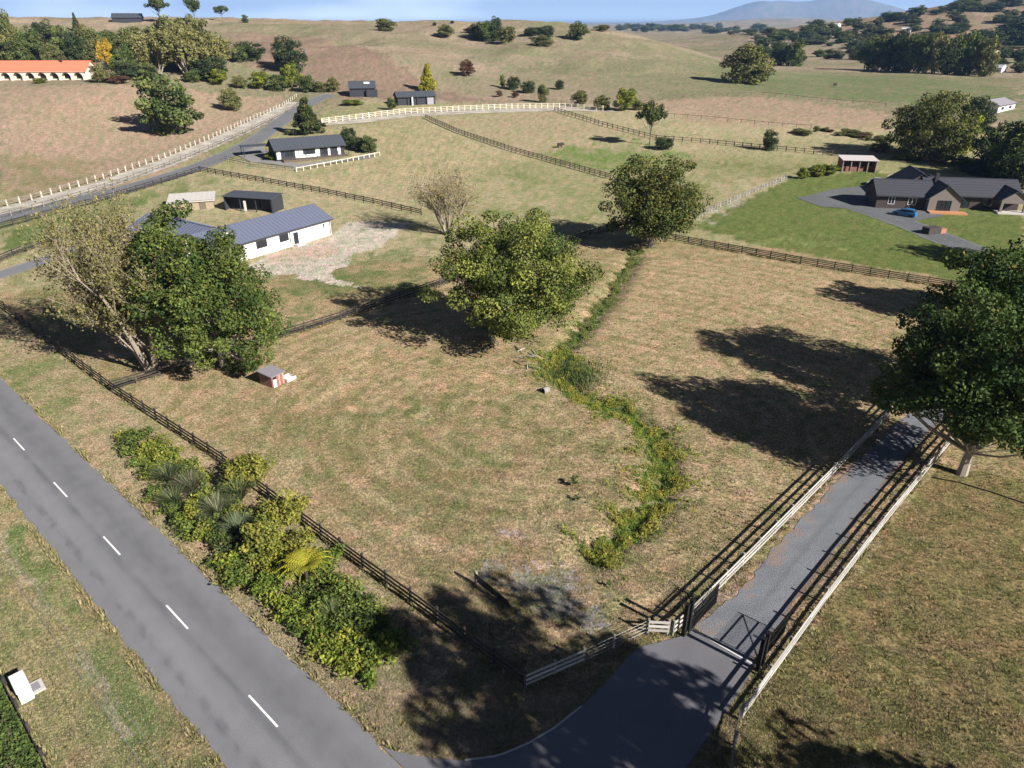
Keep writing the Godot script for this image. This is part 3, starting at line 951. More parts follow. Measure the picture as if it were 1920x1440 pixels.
func near_trees():
	var g1 := Color(0.050, 0.085, 0.022)
	var g2 := Color(0.115, 0.150, 0.036)
	# two at the road corner of the paddock
	var p := at(286, 698)
	plant_tree("thin_willow", "thin half-bare olive brown tree leaning over the road fence at paddock corner", "tree",
		grow_bare(31, {"h": 23.0, "trunk": 0.38, "spread": 0.34, "stems": 6, "lean": Vector3(-0.27, 0, -0.12), "bark": Color(0.24, 0.20, 0.155), "per": 22, "size": 0.23, "a": Color(0.14, 0.14, 0.05), "b": Color(0.235, 0.20, 0.085)}), p)
	p = at(424, 690)
	plant_tree("leafy_tree", "broad dense green tree in front of the white house", "tree",
		grow(32, {"h": 17.0, "r": 7.1, "lump": 0.5, "low": 0.02, "clumps": 210, "leaves": 62000, "size": 0.265, "trunk": 0.42, "shape": "skirt", "clump": 1.35, "lean": Vector3(-0.10, 0, 0.0), "bark": Color(0.36, 0.32, 0.27), "a": Color(0.042, 0.074, 0.020), "b": Color(0.125, 0.155, 0.036)}), p)
	p = at(962, 636)
	plant_tree("leafy_tree", "rounded green tree inside the paddock beside the weedy ditch", "tree",
		grow(33, {"h": 15.2, "r": 9.0, "lump": 0.42, "low": 0.0, "clumps": 220, "leaves": 62000, "size": 0.265, "trunk": 0.42, "clump": 1.45, "shape": "dome", "a": Color(0.068, 0.10, 0.026), "b": Color(0.19, 0.21, 0.048)}), p)
	p = at(1220, 462)
	plant_tree("leafy_tree", "dark green autumn-tipped tree at the paddock corner next to the lawn", "tree",
		grow(34, {"h": 14.6, "r": 7.9, "low": 0.0, "clumps": 170, "leaves": 36000, "size": 0.36, "trunk": 0.4, "clump": 1.7, "shape": "dome", "a": Color(0.045, 0.070, 0.022), "b": Color(0.15, 0.15, 0.036)}), p)
	p = at(838, 440)
	plant_tree("bare_willow", "pale half-bare straw coloured willow behind the rounded green tree", "tree",
		grow_bare(35, {"h": 16.0, "trunk": 0.26, "spread": 0.62, "stems": 7, "bark": Color(0.29, 0.25, 0.20), "per": 4, "size": 0.22, "a": Color(0.22, 0.20, 0.075), "b": Color(0.34, 0.26, 0.10)}), p)
	# along the gravel drive
	var dk := Color(0.030, 0.058, 0.018)
	var dl := Color(0.085, 0.120, 0.032)
	p = at(1803, 889)
	plant_tree("oak_tree", "large dark green tree with pale bare trunk beside the gravel drive", "tree",
		grow(41, {"lump": 0.42, "h": 15.8, "r": 7.6, "low": 0.14, "clumps": 200, "leaves": 66000, "size": 0.26, "trunk": 0.36, "clump": 1.4, "bark": Color(0.30, 0.26, 0.21), "shape": "dome", "a": dk, "b": dl}), p)
	plant_tree("oak_tree", "dark green tree overhanging the gravel drive, second along it", "tree",
		grow(42, {"lump": 0.42, "h": 16.0, "r": 7.6, "low": 0.08, "clumps": 180, "leaves": 52000, "size": 0.29, "trunk": 0.38, "clump": 1.5, "shape": "dome", "a": dk, "b": dl}), on(45.5, -60.5))
	plant_tree("oak_tree", "dark green tree shading the lawn beyond the drive fence corner", "tree",
		grow(43, {"lump": 0.42, "h": 14.5, "r": 6.5, "low": 0.08, "clumps": 120, "leaves": 20000, "size": 0.40, "trunk": 0.34, "clump": 1.5, "shape": "dome", "a": dk, "b": dl}), on(63.0, -79.0))
	plant_tree("oak_tree", "tall dark tree at the end of the gravel drive near the lawn", "tree",
		grow(44, {"lump": 0.42, "h": 15.0, "r": 7.0, "low": 0.08, "clumps": 110, "leaves": 16000, "size": 0.45, "trunk": 0.34, "clump": 1.7, "shape": "dome", "a": dk, "b": dl}), on(84.0, -98.0))
	# outside the picture: the trees whose shadows lie over the drive mouth and the grass
	plant_tree("shade_tree", "tall tree casting the broken shadow over the sealed drive mouth", "tree",
		grow(45, {"h": 24.0, "r": 6.9, "low": 0.36, "clumps": 88, "leaves": 20000, "size": 0.42, "trunk": 0.4, "clump": 1.35, "a": dk, "b": dl}), on(24.0, -9.5))
	plant_tree("shade_tree", "smaller tree casting its shadow on the grass beside the drive fence", "tree",
		grow(46, {"h": 12.0, "r": 5.5, "low": 0.15, "clumps": 70, "leaves": 9000, "size": 0.42, "trunk": 0.3, "clump": 1.5, "a": dk, "b": dl}), on(29.5, -11.3))

func shrub_px(px: float, py: float, h: float, r: float, a: Color, b: Color, called: String, label: String, group: String, sd: int, size := 0.17):
	var p := at(px, py)
	var n := int(clampf(r * r * h * 330.0, 600.0, 4200.0))
	var m := grow(sd, {"h": h, "r": r, "low": 0.0, "clumps": int(clampf(n / 60.0, 14.0, 60.0)), "leaves": n, "size": size, "trunk": 0.05, "clump": minf(r * 0.36, 0.48), "lump": 0.8, "a": a, "b": b, "shape": "dome"})
	var t := thing(called, label, "shrub", p, 0.0, group)
	part("stem", m[0], M.bark, t)
	part("foliage", m[1], M.leaf, t)

func flax_px(px: float, py: float, h: float, r: float, count: int, a: Color, b: Color, label: String, sd: int):
	var t := thing("flax_bush", label, "plant", at(px, py), 0.0, "plants in the roadside strip")
	part("blade_tuft", flax(sd, h, r, count, a, b), M.leaf, t)

func roadside_shrubs():
	var g := "plants in the roadside strip"
	var li := Color(0.12, 0.165, 0.025); var li2 := Color(0.25, 0.25, 0.04)
	var mg := Color(0.075, 0.12, 0.025); var mg2 := Color(0.15, 0.19, 0.04)
	var dg := Color(0.04, 0.07, 0.022); var dg2 := Color(0.09, 0.12, 0.04)
	var fx := Color(0.060, 0.085, 0.036); var fx2 := Color(0.15, 0.17, 0.08)
	shrub_px(252, 838, 1.3, 1.4, dg, mg2, "shrub", "dark green shrub ending the roadside strip near the paddock corner", g, 301)
	shrub_px(290, 862, 1.2, 1.5, mg, li2, "shrub", "yellow tipped shrub next to the dark end shrub of the roadside strip", g, 302)
	shrub_px(338, 878, 1.3, 1.4, mg, li2, "shrub", "yellow-green shrub against the road fence beside grey flax", g, 303)
	shrub_px(262, 870, 1.0, 1.1, mg, mg2, "low_shrub", "low green shrub on the mown verge edge of the strip", g, 304)
	flax_px(318, 905, 1.7, 1.8, 260, fx, fx2, "grey-green flax clump among yellow tipped shrubs", 305)
	flax_px(360, 925, 1.8, 1.9, 280, fx, Color(0.20, 0.17, 0.12), "brownish flax clump leaning to the road fence", 306)
	flax_px(330, 950, 1.6, 1.7, 240, dg, fx2, "dark flax clump above the verge next to yellow bush", 307)
	shrub_px(364, 975, 1.5, 1.2, li, li2, "shrub", "bright yellow-green upright bush between two flax clumps", g, 308)
	flax_px(412, 975, 2.0, 1.8, 460, fx, Color(0.25, 0.25, 0.15), "largest silvery flax clump with straw coloured blades", 309)
	flax_px(450, 940, 1.9, 2.0, 320, dg, fx2, "dark grey-green flax clump close to the road fence", 310)
	flax_px(452, 1010, 1.9, 1.6, 420, Color(0.075, 0.105, 0.055), Color(0.17, 0.20, 0.12), "blue-green flax clump in the middle of the strip", 311)
	shrub_px(350, 1000, 0.9, 1.2, dg, mg2, "low_shrub", "low dark shrub under the bright yellow-green bush", g, 312)
	# loose yellow shrubs over the fence
	shrub_px(470, 905, 2.7, 1.9, Color(0.12, 0.14, 0.028), Color(0.29, 0.265, 0.055), "loose_shrub", "tall loose yellow-leaved shrub reaching over the road fence", g, 313, 0.2)
	shrub_px(535, 985, 2.6, 1.9, Color(0.12, 0.14, 0.028), Color(0.29, 0.265, 0.055), "loose_shrub", "open yellow-leaved shrub straddling the fence with bare twigs", g, 314, 0.2)
	shrub_px(500, 1030, 2.5, 1.8, Color(0.10, 0.13, 0.028), Color(0.27, 0.25, 0.05), "loose_shrub", "yellowish shrub beside the blue-green flax clump", g, 315, 0.2)
	shrub_px(520, 1060, 1.8, 1.5, li, li2, "shrub", "yellow-green shrub with dark gap below, mid strip", g, 316)
	shrub_px(450, 1085, 1.2, 1.6, mg, mg2, "shrub", "pale green glossy shrub bulging onto the verge", g, 317)
	shrub_px(490, 1112, 1.2, 1.5, mg, li, "shrub", "bright green shrub next to the pale glossy shrub", g, 318)
	shrub_px(528, 1140, 1.1, 1.5, li, Color(0.23, 0.26, 0.04), "shrub", "lime green shrub on the road edge of the strip", g, 319)
	# tree fern: golden fronds from one crown
	var tf := thing("tree_fern", "golden yellow tree fern with spreading fronds in the strip", "fern", at(578, 1098), 0.0, g)
	var tb := Buf.new()
	tb.tube([Vector3(0, -0.1, 0), Vector3(0, 1.7, 0)], [0.12, 0.1], 7, Color(0.06, 0.045, 0.035))
	part("trunk", tb.mesh(), M.bark, tf)
	rng.seed = 71
	for k in 15:
		var fb := Buf.new()
		var an := TAU * k / 15.0 + rng.randf() * 0.3
		var out := Vector3(cos(an), 0, sin(an))
		var side := Vector3(-out.z, 0, out.x)
		var prev := Vector3(0, 1.7, 0)
		for s in 12:
			var t := (s + 1) / 12.0
			var q := Vector3(0, 1.7, 0) + out * 1.75 * t + Vector3(0, 0.65 * sin(t * 2.4) - 0.25 * t, 0)
			var w := 0.42 * sin(clampf(t * 1.1 + 0.15, 0, 1) * PI) + 0.05
			for sgn in [-1.0, 1.0]:
				var tip: Vector3 = q + side * w * sgn + out * 0.12 - Vector3(0, 0.05, 0)
				fb.quad(prev, prev.lerp(q, 0.75), tip, tip - out * 0.10, tint(Color(0.33, 0.28, 0.03).lerp(Color(0.20, 0.22, 0.03), rng.randf()), rng.randf_range(0.8, 1.2)))
			prev = q
		part("frond", fb.mesh(), M.leaf, tf)
	shrub_px(622, 1065, 1.8, 1.3, mg, li, "shrub", "upright green bush against the fence behind the golden fern", g, 320)
	shrub_px(612, 1150, 1.3, 1.6, dg, mg2, "shrub", "dark green shrub below the golden tree fern", g, 321)
	shrub_px(560, 1165, 1.0, 1.4, mg, li, "low_shrub", "low bright green shrub below the lime shrub", g, 322)
	shrub_px(655, 1140, 1.5, 1.7, dg, mg2, "shrub", "broad dark shrub along the fence past the golden fern", g, 323)
	flax_px(628, 1165, 1.4, 1.4, 200, fx, fx2, "small grey flax among dark shrubs past the fern", 324)
	shrub_px(700, 1180, 1.5, 1.8, dg, mg2, "shrub", "broad grey-green shrub at the shaded end of the strip", g, 325)
	shrub_px(600, 1205, 1.0, 1.5, mg, li, "low_shrub", "low fresh green mound on the verge past the fern", g, 326)
	shrub_px(645, 1240, 1.0, 1.6, li, Color(0.22, 0.25, 0.04), "low_shrub", "low lime mound near the shaded end of the strip", g, 327)
	shrub_px(690, 1228, 1.2, 1.5, mg, mg2, "shrub", "green shrub where the tree shadow begins", g, 328)
	shrub_px(738, 1205, 1.2, 1.4, dg, mg2, "shrub", "last shrub of the strip beside the fence rails in shade", g, 329)
	shrub_px(690, 1268, 0.7, 0.9, mg, li, "low_shrub", "last low shrub of the strip on the shaded verge", g, 330)
	shrub_px(572, 1120, 0.9, 1.3, dg, mg2, "low_shrub", "low dark undergrowth around the fern trunk", g, 331)
	shrub_px(470, 1055, 0.9, 1.5, dg, mg2, "low_shrub", "dark undergrowth between flax and glossy shrub", g, 332)
	shrub_px(412, 1030, 0.8, 1.3, Color(0.03, 0.045, 0.018), dg2, "low_shrub", "dark undergrowth below the largest silvery flax", g, 333)

	# the thick upper half of the strip
	var more := [[236, 822, 1.0, 1.0, 1], [268, 822, 1.3, 1.2, 0], [308, 838, 1.2, 1.3, 1], [330, 858, 1.0, 1.1, 2], [285, 895, 1.1, 1.2, 1], [366, 898, 1.1, 1.2, 1], [300, 930, 1.1, 1.2, 0], [384, 905, 1.0, 1.0, 2], [392, 935, 1.2, 1.3, 0], [340, 985, 1.1, 1.2, 0], [320, 965, 1.0, 1.0, 0], [380, 1010, 1.3, 1.3, 1], [430, 1000, 1.4, 1.3, 0], [480, 985, 1.6, 1.4, 3], [440, 925, 1.9, 1.5, 3], [560, 1035, 2.0, 1.5, 3], [540, 1085, 1.6, 1.4, 2], [490, 1075, 1.4, 1.4, 3], [470, 1015, 1.6, 1.2, 3], [600, 1090, 1.2, 1.2, 0], [640, 1105, 1.3, 1.2, 1], [680, 1150, 1.4, 1.4, 0], [720, 1225, 1.2, 1.3, 2], [640, 1195, 1.2, 1.4, 0], [665, 1205, 1.3, 1.3, 2], [585, 1180, 1.1, 1.2, 1], [620, 1225, 0.9, 1.2, 1], [670, 1255, 0.9, 1.1, 1], [405, 1060, 0.8, 1.0, 0], [430, 1065, 1.0, 1.1, 2], [250, 850, 1.0, 1.1, 0], [300, 878, 1.1, 1.2, 1], [346, 915, 1.2, 1.2, 0], [378, 955, 1.3, 1.2, 1], [425, 945, 1.3, 1.3, 0], [398, 988, 1.3, 1.2, 0], [440, 975, 1.4, 1.2, 1], [312, 865, 1.2, 1.2, 0], [278, 850, 1.2, 1.1, 1], [352, 888, 1.2, 1.2, 0], [410, 1015, 1.2, 1.2, 0], [480, 1040, 1.5, 1.3, 0]]
	var tones := [[dg, mg2], [mg, li2], [li, Color(0.24, 0.25, 0.04)], [Color(0.10, 0.125, 0.028), Color(0.25, 0.235, 0.05)]]
	var looks := ["dark green shrub filling a gap between the strip plants", "mid green yellow-tipped shrub filling a gap in the strip", "lime green shrub filling a gap in the strip", "yellow-leaved shrub crowding the flax in the strip"]
	for k in more.size():
		var q: Array = more[k]
		shrub_px(q[0], q[1], q[2], q[3], tones[q[4]][0], tones[q[4]][1], "filler_shrub", looks[q[4]], g, 340 + k)

func creek_plants():
	rng.seed = 91
	var b := Buf.new()
	var total := 0.0
	for k in creek.size() - 1: total += creek[k].distance_to(creek[k + 1])
	var done := 0.0
	for k in creek.size() - 1:
		var len := creek[k].distance_to(creek[k + 1])
		var dir := (creek[k + 1] - creek[k]).normalized()
		var share := done / total
		var wide_here := 0.8 if share < 0.36 else 0.9 if share < 0.5 else 1.75
		var n := int(len * (480 if share < 0.36 else 900))
		for e in n:
			var f := rng.randf() * len
			var swell := clampf(0.75 + 1.5 * noise_a.get_noise_2d((done + f) * 11.0, 77.0), 0.25, 1.5) * (2.2 if rng.randf() < 0.08 else 1.0)
			var drift := 0.7 * noise_a.get_noise_2d((done + f) * 9.0, 500.0)
			var q := creek[k] + dir * f + Vector2(-dir.y, dir.x) * (drift + rng.randfn() * wide_here * 0.6 * swell)
			var patch := noise_a.get_noise_2d(q.x * 16.0, q.y * 16.0) + 0.5 * noise_c.get_noise_2d(q.x * 18.0, q.y * 18.0)
			if patch < -0.24 and rng.randf() < 0.7: continue
			var fresh := Color(0.095, 0.165, 0.028)
			var yellow := Color(0.25, 0.235, 0.045)
			var c := fresh.lerp(yellow, clampf(0.38 + patch * 1.6, 0.0, 1.0)) if share > 0.5 else Color(0.075, 0.12, 0.03).lerp(Color(0.16, 0.175, 0.055), clampf(0.4 + 1.5 * patch, 0.0, 1.0))
			if rng.randf() < 0.05: c = c.lerp(Color(0.24, 0.17, 0.09), 0.7)
			var p := on(q.x, q.y)
			var hh := rng.randf_range(0.02, 0.36) * clampf(0.8 + 1.6 * patch, 0.2, 1.5)
			leaf(b, p + Vector3(0, hh, 0), (rdir() + Vector3(0, 0.8, 0)).normalized(), rng.randf_range(0.08, 0.18), tint(c, rng.randf_range(0.65, 1.35)))
			if e % 2 == 0:
				var tip := p + Vector3(rng.randf_range(-0.25, 0.25), hh + 0.16, rng.randf_range(-0.25, 0.25))
				b.tri(p + Vector3(0.03, -0.1, 0), p + Vector3(-0.03, -0.1, 0.02), tip, tint(c, rng.randf_range(0.7, 1.2)))
		done += len
	var o := part("creek_weeds", b.mesh(), M.leaf, self)
	tag(o, "yellow-green weeds choking the winding ditch across the paddock", "weeds", "", "stuff")
	# grey green rushes on the flat beside the bend
	var r := Buf.new()
	for e in 2600:
		var q := at2(1075 + rng.randfn() * 26.0, 702 + rng.randfn() * 13.0)
		var p := on(q.x, q.y)
		var tip := p + Vector3(rng.randf_range(-0.2, 0.2), rng.randf_range(0.3, 0.7), rng.randf_range(-0.2, 0.2))
		var w := Vector3(rng.randf_range(-0.05, 0.05), 0, rng.randf_range(-0.05, 0.05))
		r.tri(p - w, p + w, tip, tint(Color(0.10, 0.13, 0.045), rng.randf_range(0.7, 1.4)))
	tag(part("rushes", r.mesh(), M.leaf, self), "grey-green rushes on the inside of the ditch bend", "rushes", "", "stuff")

func far_trees():
	# around the house with the orange roof and the foot of the hill
	tree_px("dark", 543, 136, 64, 66, "evergreen_tree", "tall rounded near-black evergreen standing alone on brown hillside")
	tree_px("green", 322, 252, 136, 118, "bank_tree", "big green tree on the bare bank above the lane")
	tree_px("olive", 434, 207, 163, 48, "bank_tree", "small olive tree on the bank above the lane")
	tree_px("cone", 578, 252, 180, 72, "conifer", "dark green pyramid conifer behind the black cottage")
	tree_px("dark", 655, 276, 237, 36, "garden_bush", "tall dark bush at the cottage gable end", "bush")
	tree_px("dark", 675, 282, 255, 32, "garden_bush", "low dark bush between the cottage and a bright green bush", "bush")
	tree_px("green", 693, 286, 254, 34, "garden_bush", "bright green round bush beside the cottage", "bush")
	tree_px("lime", 511, 299, 283, 34, "clipped_hedge", "clipped bright green hedge at the cottage front", "hedge")
	tree_px("lime", 588, 292, 284, 26, "low_hedge", "low hedge along the cottage deck", "hedge")
	tree_px("goldcone", 803, 170, 117, 38, "autumn_tree", "narrow yellow autumn tree behind the dark sheds")
	tree_px("gold", 204, 132, 72, 30, "golden_tree", "golden orange tree among the green garden trees")
	tree_px("rust", 876, 143, 112, 36, "rust_bush", "dark red-brown bush alone on the brown slope", "bush")
	tree_px("wand", 300, 138, 30, 110, "olive_poplar", "grey stemmed olive poplar nearest the golden tree", "tree", "poplars at the hill foot")
	tree_px("wand", 352, 142, 14, 130, "olive_poplar", "tallest olive-topped poplar with bare grey stems", "tree", "poplars at the hill foot")
	tree_px("wand", 402, 138, 38, 110, "olive_poplar", "olive poplar at the hillside end of its clump", "tree", "poplars at the hill foot")
	tree_px("olive", 330, 126, 20, 80, "olive_poplar", "leafy crown inside the poplar clump", "tree", "poplars at the hill foot")
	tree_px("olive", 375, 120, 24, 70, "olive_poplar", "yellow-topped leafy poplar inside the clump", "tree", "poplars at the hill foot")
	tree_px("olive", 270, 128, 42, 70, "olive_poplar", "shorter olive poplar behind the golden tree", "tree", "poplars at the hill foot")
	var gl := " garden tree behind the house with the orange roof"
	for q in [["olive", 20, 118, 8, 62], ["green", 62, 118, 48, 64], ["dark", 95, 112, 36, 54], ["green", 128, 112, 44, 58], ["dark", 152, 120, 56, 50], ["olive", 180, 116, 46, 60], ["green", 215, 110, 55, 54], ["dark", 5, 118, 52, 60], ["olive", 250, 122, 60, 60], ["green", 40, 124, 66, 50], ["olive", 105, 124, 78, 46], ["olive", 165, 104, 40, 44]]:
		tree_px(q[0], q[1], q[2], q[3], q[4], "garden_tree", {"olive": "pale olive", "green": "mid green", "dark": "near-black"}[q[0]] + gl, "tree", "garden trees round the orange roof")
	var bl := " leafy bush at the foot of the poplar clump"
	for q in [["green", 235, 148, 82, 52], ["dark", 250, 150, 106, 42], ["green", 280, 152, 116, 46], ["dark", 398, 150, 104, 70], ["lime", 410, 158, 128, 44], ["lime", 488, 166, 132, 44], ["green", 522, 170, 138, 40], ["lime", 548, 165, 116, 44], ["green", 575, 172, 140, 36], ["olive", 600, 172, 150, 36], ["olive", 625, 172, 142, 28], ["dark", 470, 112, 76, 60], ["green", 448, 116, 84, 40], ["olive", 190, 155, 118, 40], ["green", 360, 154, 130, 36], ["olive", 450, 165, 140, 34]]:
		tree_px(q[0], q[1], q[2], q[3], q[4], "garden_bush", {"olive": "pale olive", "green": "mid green", "dark": "dark", "lime": "yellow-green"}[q[0]] + bl, "bush", "bushes at the hill foot")
	tree_px("lime", 75, 156, 145, 30, "front_bush", "small bush before the arches of the orange roofed house", "bush")
	tree_px("lime", 662, 197, 186, 44, "low_hedge", "low wide green bush on the grass below the gable shed", "bush")
	tree_px("green", 735, 206, 181, 20, "garden_bush", "small upright green bush beside the long low shed", "bush")
	tree_px("rust", 222, 156, 140, 44, "rust_bush", "dull red-brown bushes beside the orange roofed house", "bush")
	# on the skyline
	tree_px("cone", 145, 58, 22, 18, "cypress", "dark narrow cypress on the skyline beside the black barn")
	tree_px("stick", 300, 42, -6, 44, "skyline_pine", "spreading pine on the skyline by the barn", "tree", "pines on the skyline")
	tree_px("stick", 366, 42, -4, 34, "skyline_pine", "spreading pine on the skyline behind the poplars", "tree", "pines on the skyline")
	tree_px("stick", 418, 41, 8, 28, "skyline_pine", "thin pine alone on the bare skyline", "tree", "pines on the skyline")
	tree_px("green", 460, 43, 27, 14, "skyline_bush", "tiny bush on the bare skyline", "bush")
	var hl := " scrubby bush on the grassy hill below the skyline"
	for q in [["olive", 724, 58, 32, 44], ["olive", 836, 70, 44, 38], ["dark", 895, 74, 36, 34], ["green", 912, 78, 38, 44], ["dark", 930, 76, 30, 34], ["olive", 950, 80, 46, 40], ["rust", 880, 62, 50, 24], ["dark", 1000, 66, 50, 40], ["dark", 1025, 70, 46, 34], ["olive", 1017, 86, 64, 44], ["green", 1083, 74, 39, 42], ["dark", 815, 48, 40, 8], ["dark", 848, 44, 37, 8]]:
		tree_px(q[0], q[1], q[2], q[3], q[4], "hill_bush", {"olive": "olive", "green": "green", "dark": "dark", "rust": "reddish brown"}[q[0]] + hl, "bush", "bushes on the grassy hill")
	var ml := " bush in the rough gully below the brown slope"
	for q in [["dark", 963, 168, 142, 28], ["dark", 990, 174, 150, 30], ["dark", 1049, 168, 149, 20], ["olive", 1018, 192, 154, 24], ["olive", 942, 164, 138, 12], ["olive", 1086, 200, 166, 34], ["olive", 1128, 206, 176, 36], ["lime", 1170, 208, 163, 46], ["olive", 1196, 206, 186, 30], ["rust", 936, 182, 168, 16], ["rust", 966, 183, 170, 16]]:
		tree_px(q[0], q[1], q[2], q[3], q[4], "gully_bush", {"olive": "olive", "lime": "yellow-green", "dark": "dark", "rust": "reddish brown"}[q[0]] + ml, "bush", "bushes in the gully")
	tree_px("stick", 1218, 272, 188, 58, "field_tree", "lone tree with bare lower trunk in the fenced field")
	tree_px("dark", 1244, 280, 252, 38, "field_bush", "dark bush at the foot of the lone field tree", "bush")
	tree_px("dark", 1441, 282, 240, 30, "field_tree", "small round dark tree on the field fence line")
	tree_px("olive", 1398, 156, 77, 98, "round_willow", "big round olive willow alone on the green flat")
	tree_px("dark", 1462, 122, 70, 40, "flat_tree", "dark paired tree behind the round willow", "tree", "paired trees behind the willow")
	tree_px("green", 1490, 124, 74, 40, "flat_tree", "greener paired tree behind the round willow", "tree", "paired trees behind the willow")
	var rl := "dense poplar standing in the row across the flat"
	for k in 10:
		tree_px(["green", "olive", "dark", "green"][k % 4], 1628 + k * 23.5, 131 + k * 1.4, 62 - (k % 3) * 4, 50, "row_tree", ["green ", "olive topped ", "dark ", "green "][k % 4] + rl, "tree", "row of poplars across the flat")
	var wp := at(1733, 298)
	plant_tree("large_willow", "huge olive willow behind the tiled house", "tree",
		grow(61, {"h": tall(wp, 160.0), "r": wide(wp, 165.0) * 0.5, "low": -0.12, "lump": 0.35, "clumps": 150, "leaves": 26000, "size": 0.48, "trunk": 0.5, "clump": 2.1, "a": Color(0.070, 0.085, 0.028), "b": Color(0.17, 0.17, 0.055)}), wp)
	tree_px("lime", 1790, 298, 208, 70, "willow_branch_tree", "yellowish lower tree growing against the huge willow")
	tree_px("dark", 1822, 248, 178, 66, "dark_tree", "dark round tree behind the huge willow")
	tree_px("dark", 1855, 320, 222, 84, "dark_tree", "dark tree overhanging the hedge behind the tiled house")
	tree_px("green", 1905, 345, 205, 120, "dark_tree", "large dark tree at the end of the tiled house")
	tree_px("dark", 1880, 352, 288, 70, "dark_tree", "broad dark tree behind the porch of the tiled house")
	tree_px("dark", 1925, 372, 250, 110, "dark_tree", "tall dark tree overhanging the porch end of the tiled house")
	tree_px("dark", 1862, 330, 262, 60, "dark_tree", "dark tree between the huge willow and the tiled roof")
	tree_px("dark", 1825, 325, 296, 54, "dark_bush", "low dark bush against the back of the tiled roof", "bush")
	for q in [[1690, 298], [1650, 285], [1860, 315], [1800, 312], [1830, 318], [1760, 305]]:
		tree_px("olive", q[0], q[1], q[1] - 22, 46, "rough_bush", "rough bush under the huge willow", "bush", "rough bushes under the willow")
	rng.seed = 77
	for k in 20:
		var gx := rng.randf_range(1490.0, 1665.0)
		var gy := 240.0 + (gx - 1440.0) * 0.085 + rng.randf_range(-4.0, 9.0)
		var gh := rng.randf_range(5.0, 12.0)
		var gw := rng.randf_range(12.0, 30.0)
		var gk := rng.randi_range(0, 2)
		var keep := rng.state
		tree_px(["rust", "olive", "olive"][gk], gx, gy, gy - gh, gw, "rough_bush", ["brown", "olive", "olive"][gk] + " scrub along the gully bank", "bush", "scrub along the gully bank")
		rng.state = keep
	for q in [[1530, 330, 40], [1555, 328, 34], [1505, 335, 26]]:
		tree_px("lime", q[0], q[1], q[1] - 22, q[2], "garden_bush", "garden bush next to the open-fronted farm shed", "bush", "bushes by the farm shed")
	# distant ones
	rng.seed = 17
	for k in 80:
		var x := 1105.0 + rng.randf() * 560.0
		var y := 52.0 + 9.0 * rng.randf() + (0.10 * (x - 1300.0) * rng.randf() if x > 1300.0 else 0.0)
		tree_px(["scrub", "olive", "scrub", "green"][k % 4], x, y, y - rng.randf_range(7.0, 15.0), rng.randf_range(14.0, 36.0), "distant_tree", ["grey-green", "olive", "grey-green", "green"][k % 4] + " small distant tree on the plain beyond the green flat", "tree", "distant trees on the plain")
	for k in 210:
		var x := 1420.0 + rng.randf() * 520.0
		var top := 74.0 - (x - 1420.0) * 0.155
		var y := lerpf(top, 116.0, pow(rng.randf(), 1.5))
		if noise_a.get_noise_2d(x * 0.7, y * 2.0) < -0.18: continue
		tree_px(["scrub", "dark", "green", "scrub"][k % 4], x, y, y - rng.randf_range(9.0, 22.0), rng.randf_range(16.0, 42.0), "hillside_tree", ["grey-green", "dark", "green", "grey-green"][k % 4] + " distant tree on the brown hill beyond the plain", "tree", "trees on the distant brown hill")
	for q in [[1850, 88, 46, 60], [1905, 84, 30, 80], [1890, 108, 84, 40], [1848, 114, 98, 24], [1915, 118, 90, 30], [1875, 128, 108, 28], [1912, 136, 112, 34]]:
		tree_px("dark", q[0], q[1], q[2], q[3], "homestead_tree", "dark tree round the far farm buildings", "tree", "trees round the far farm")

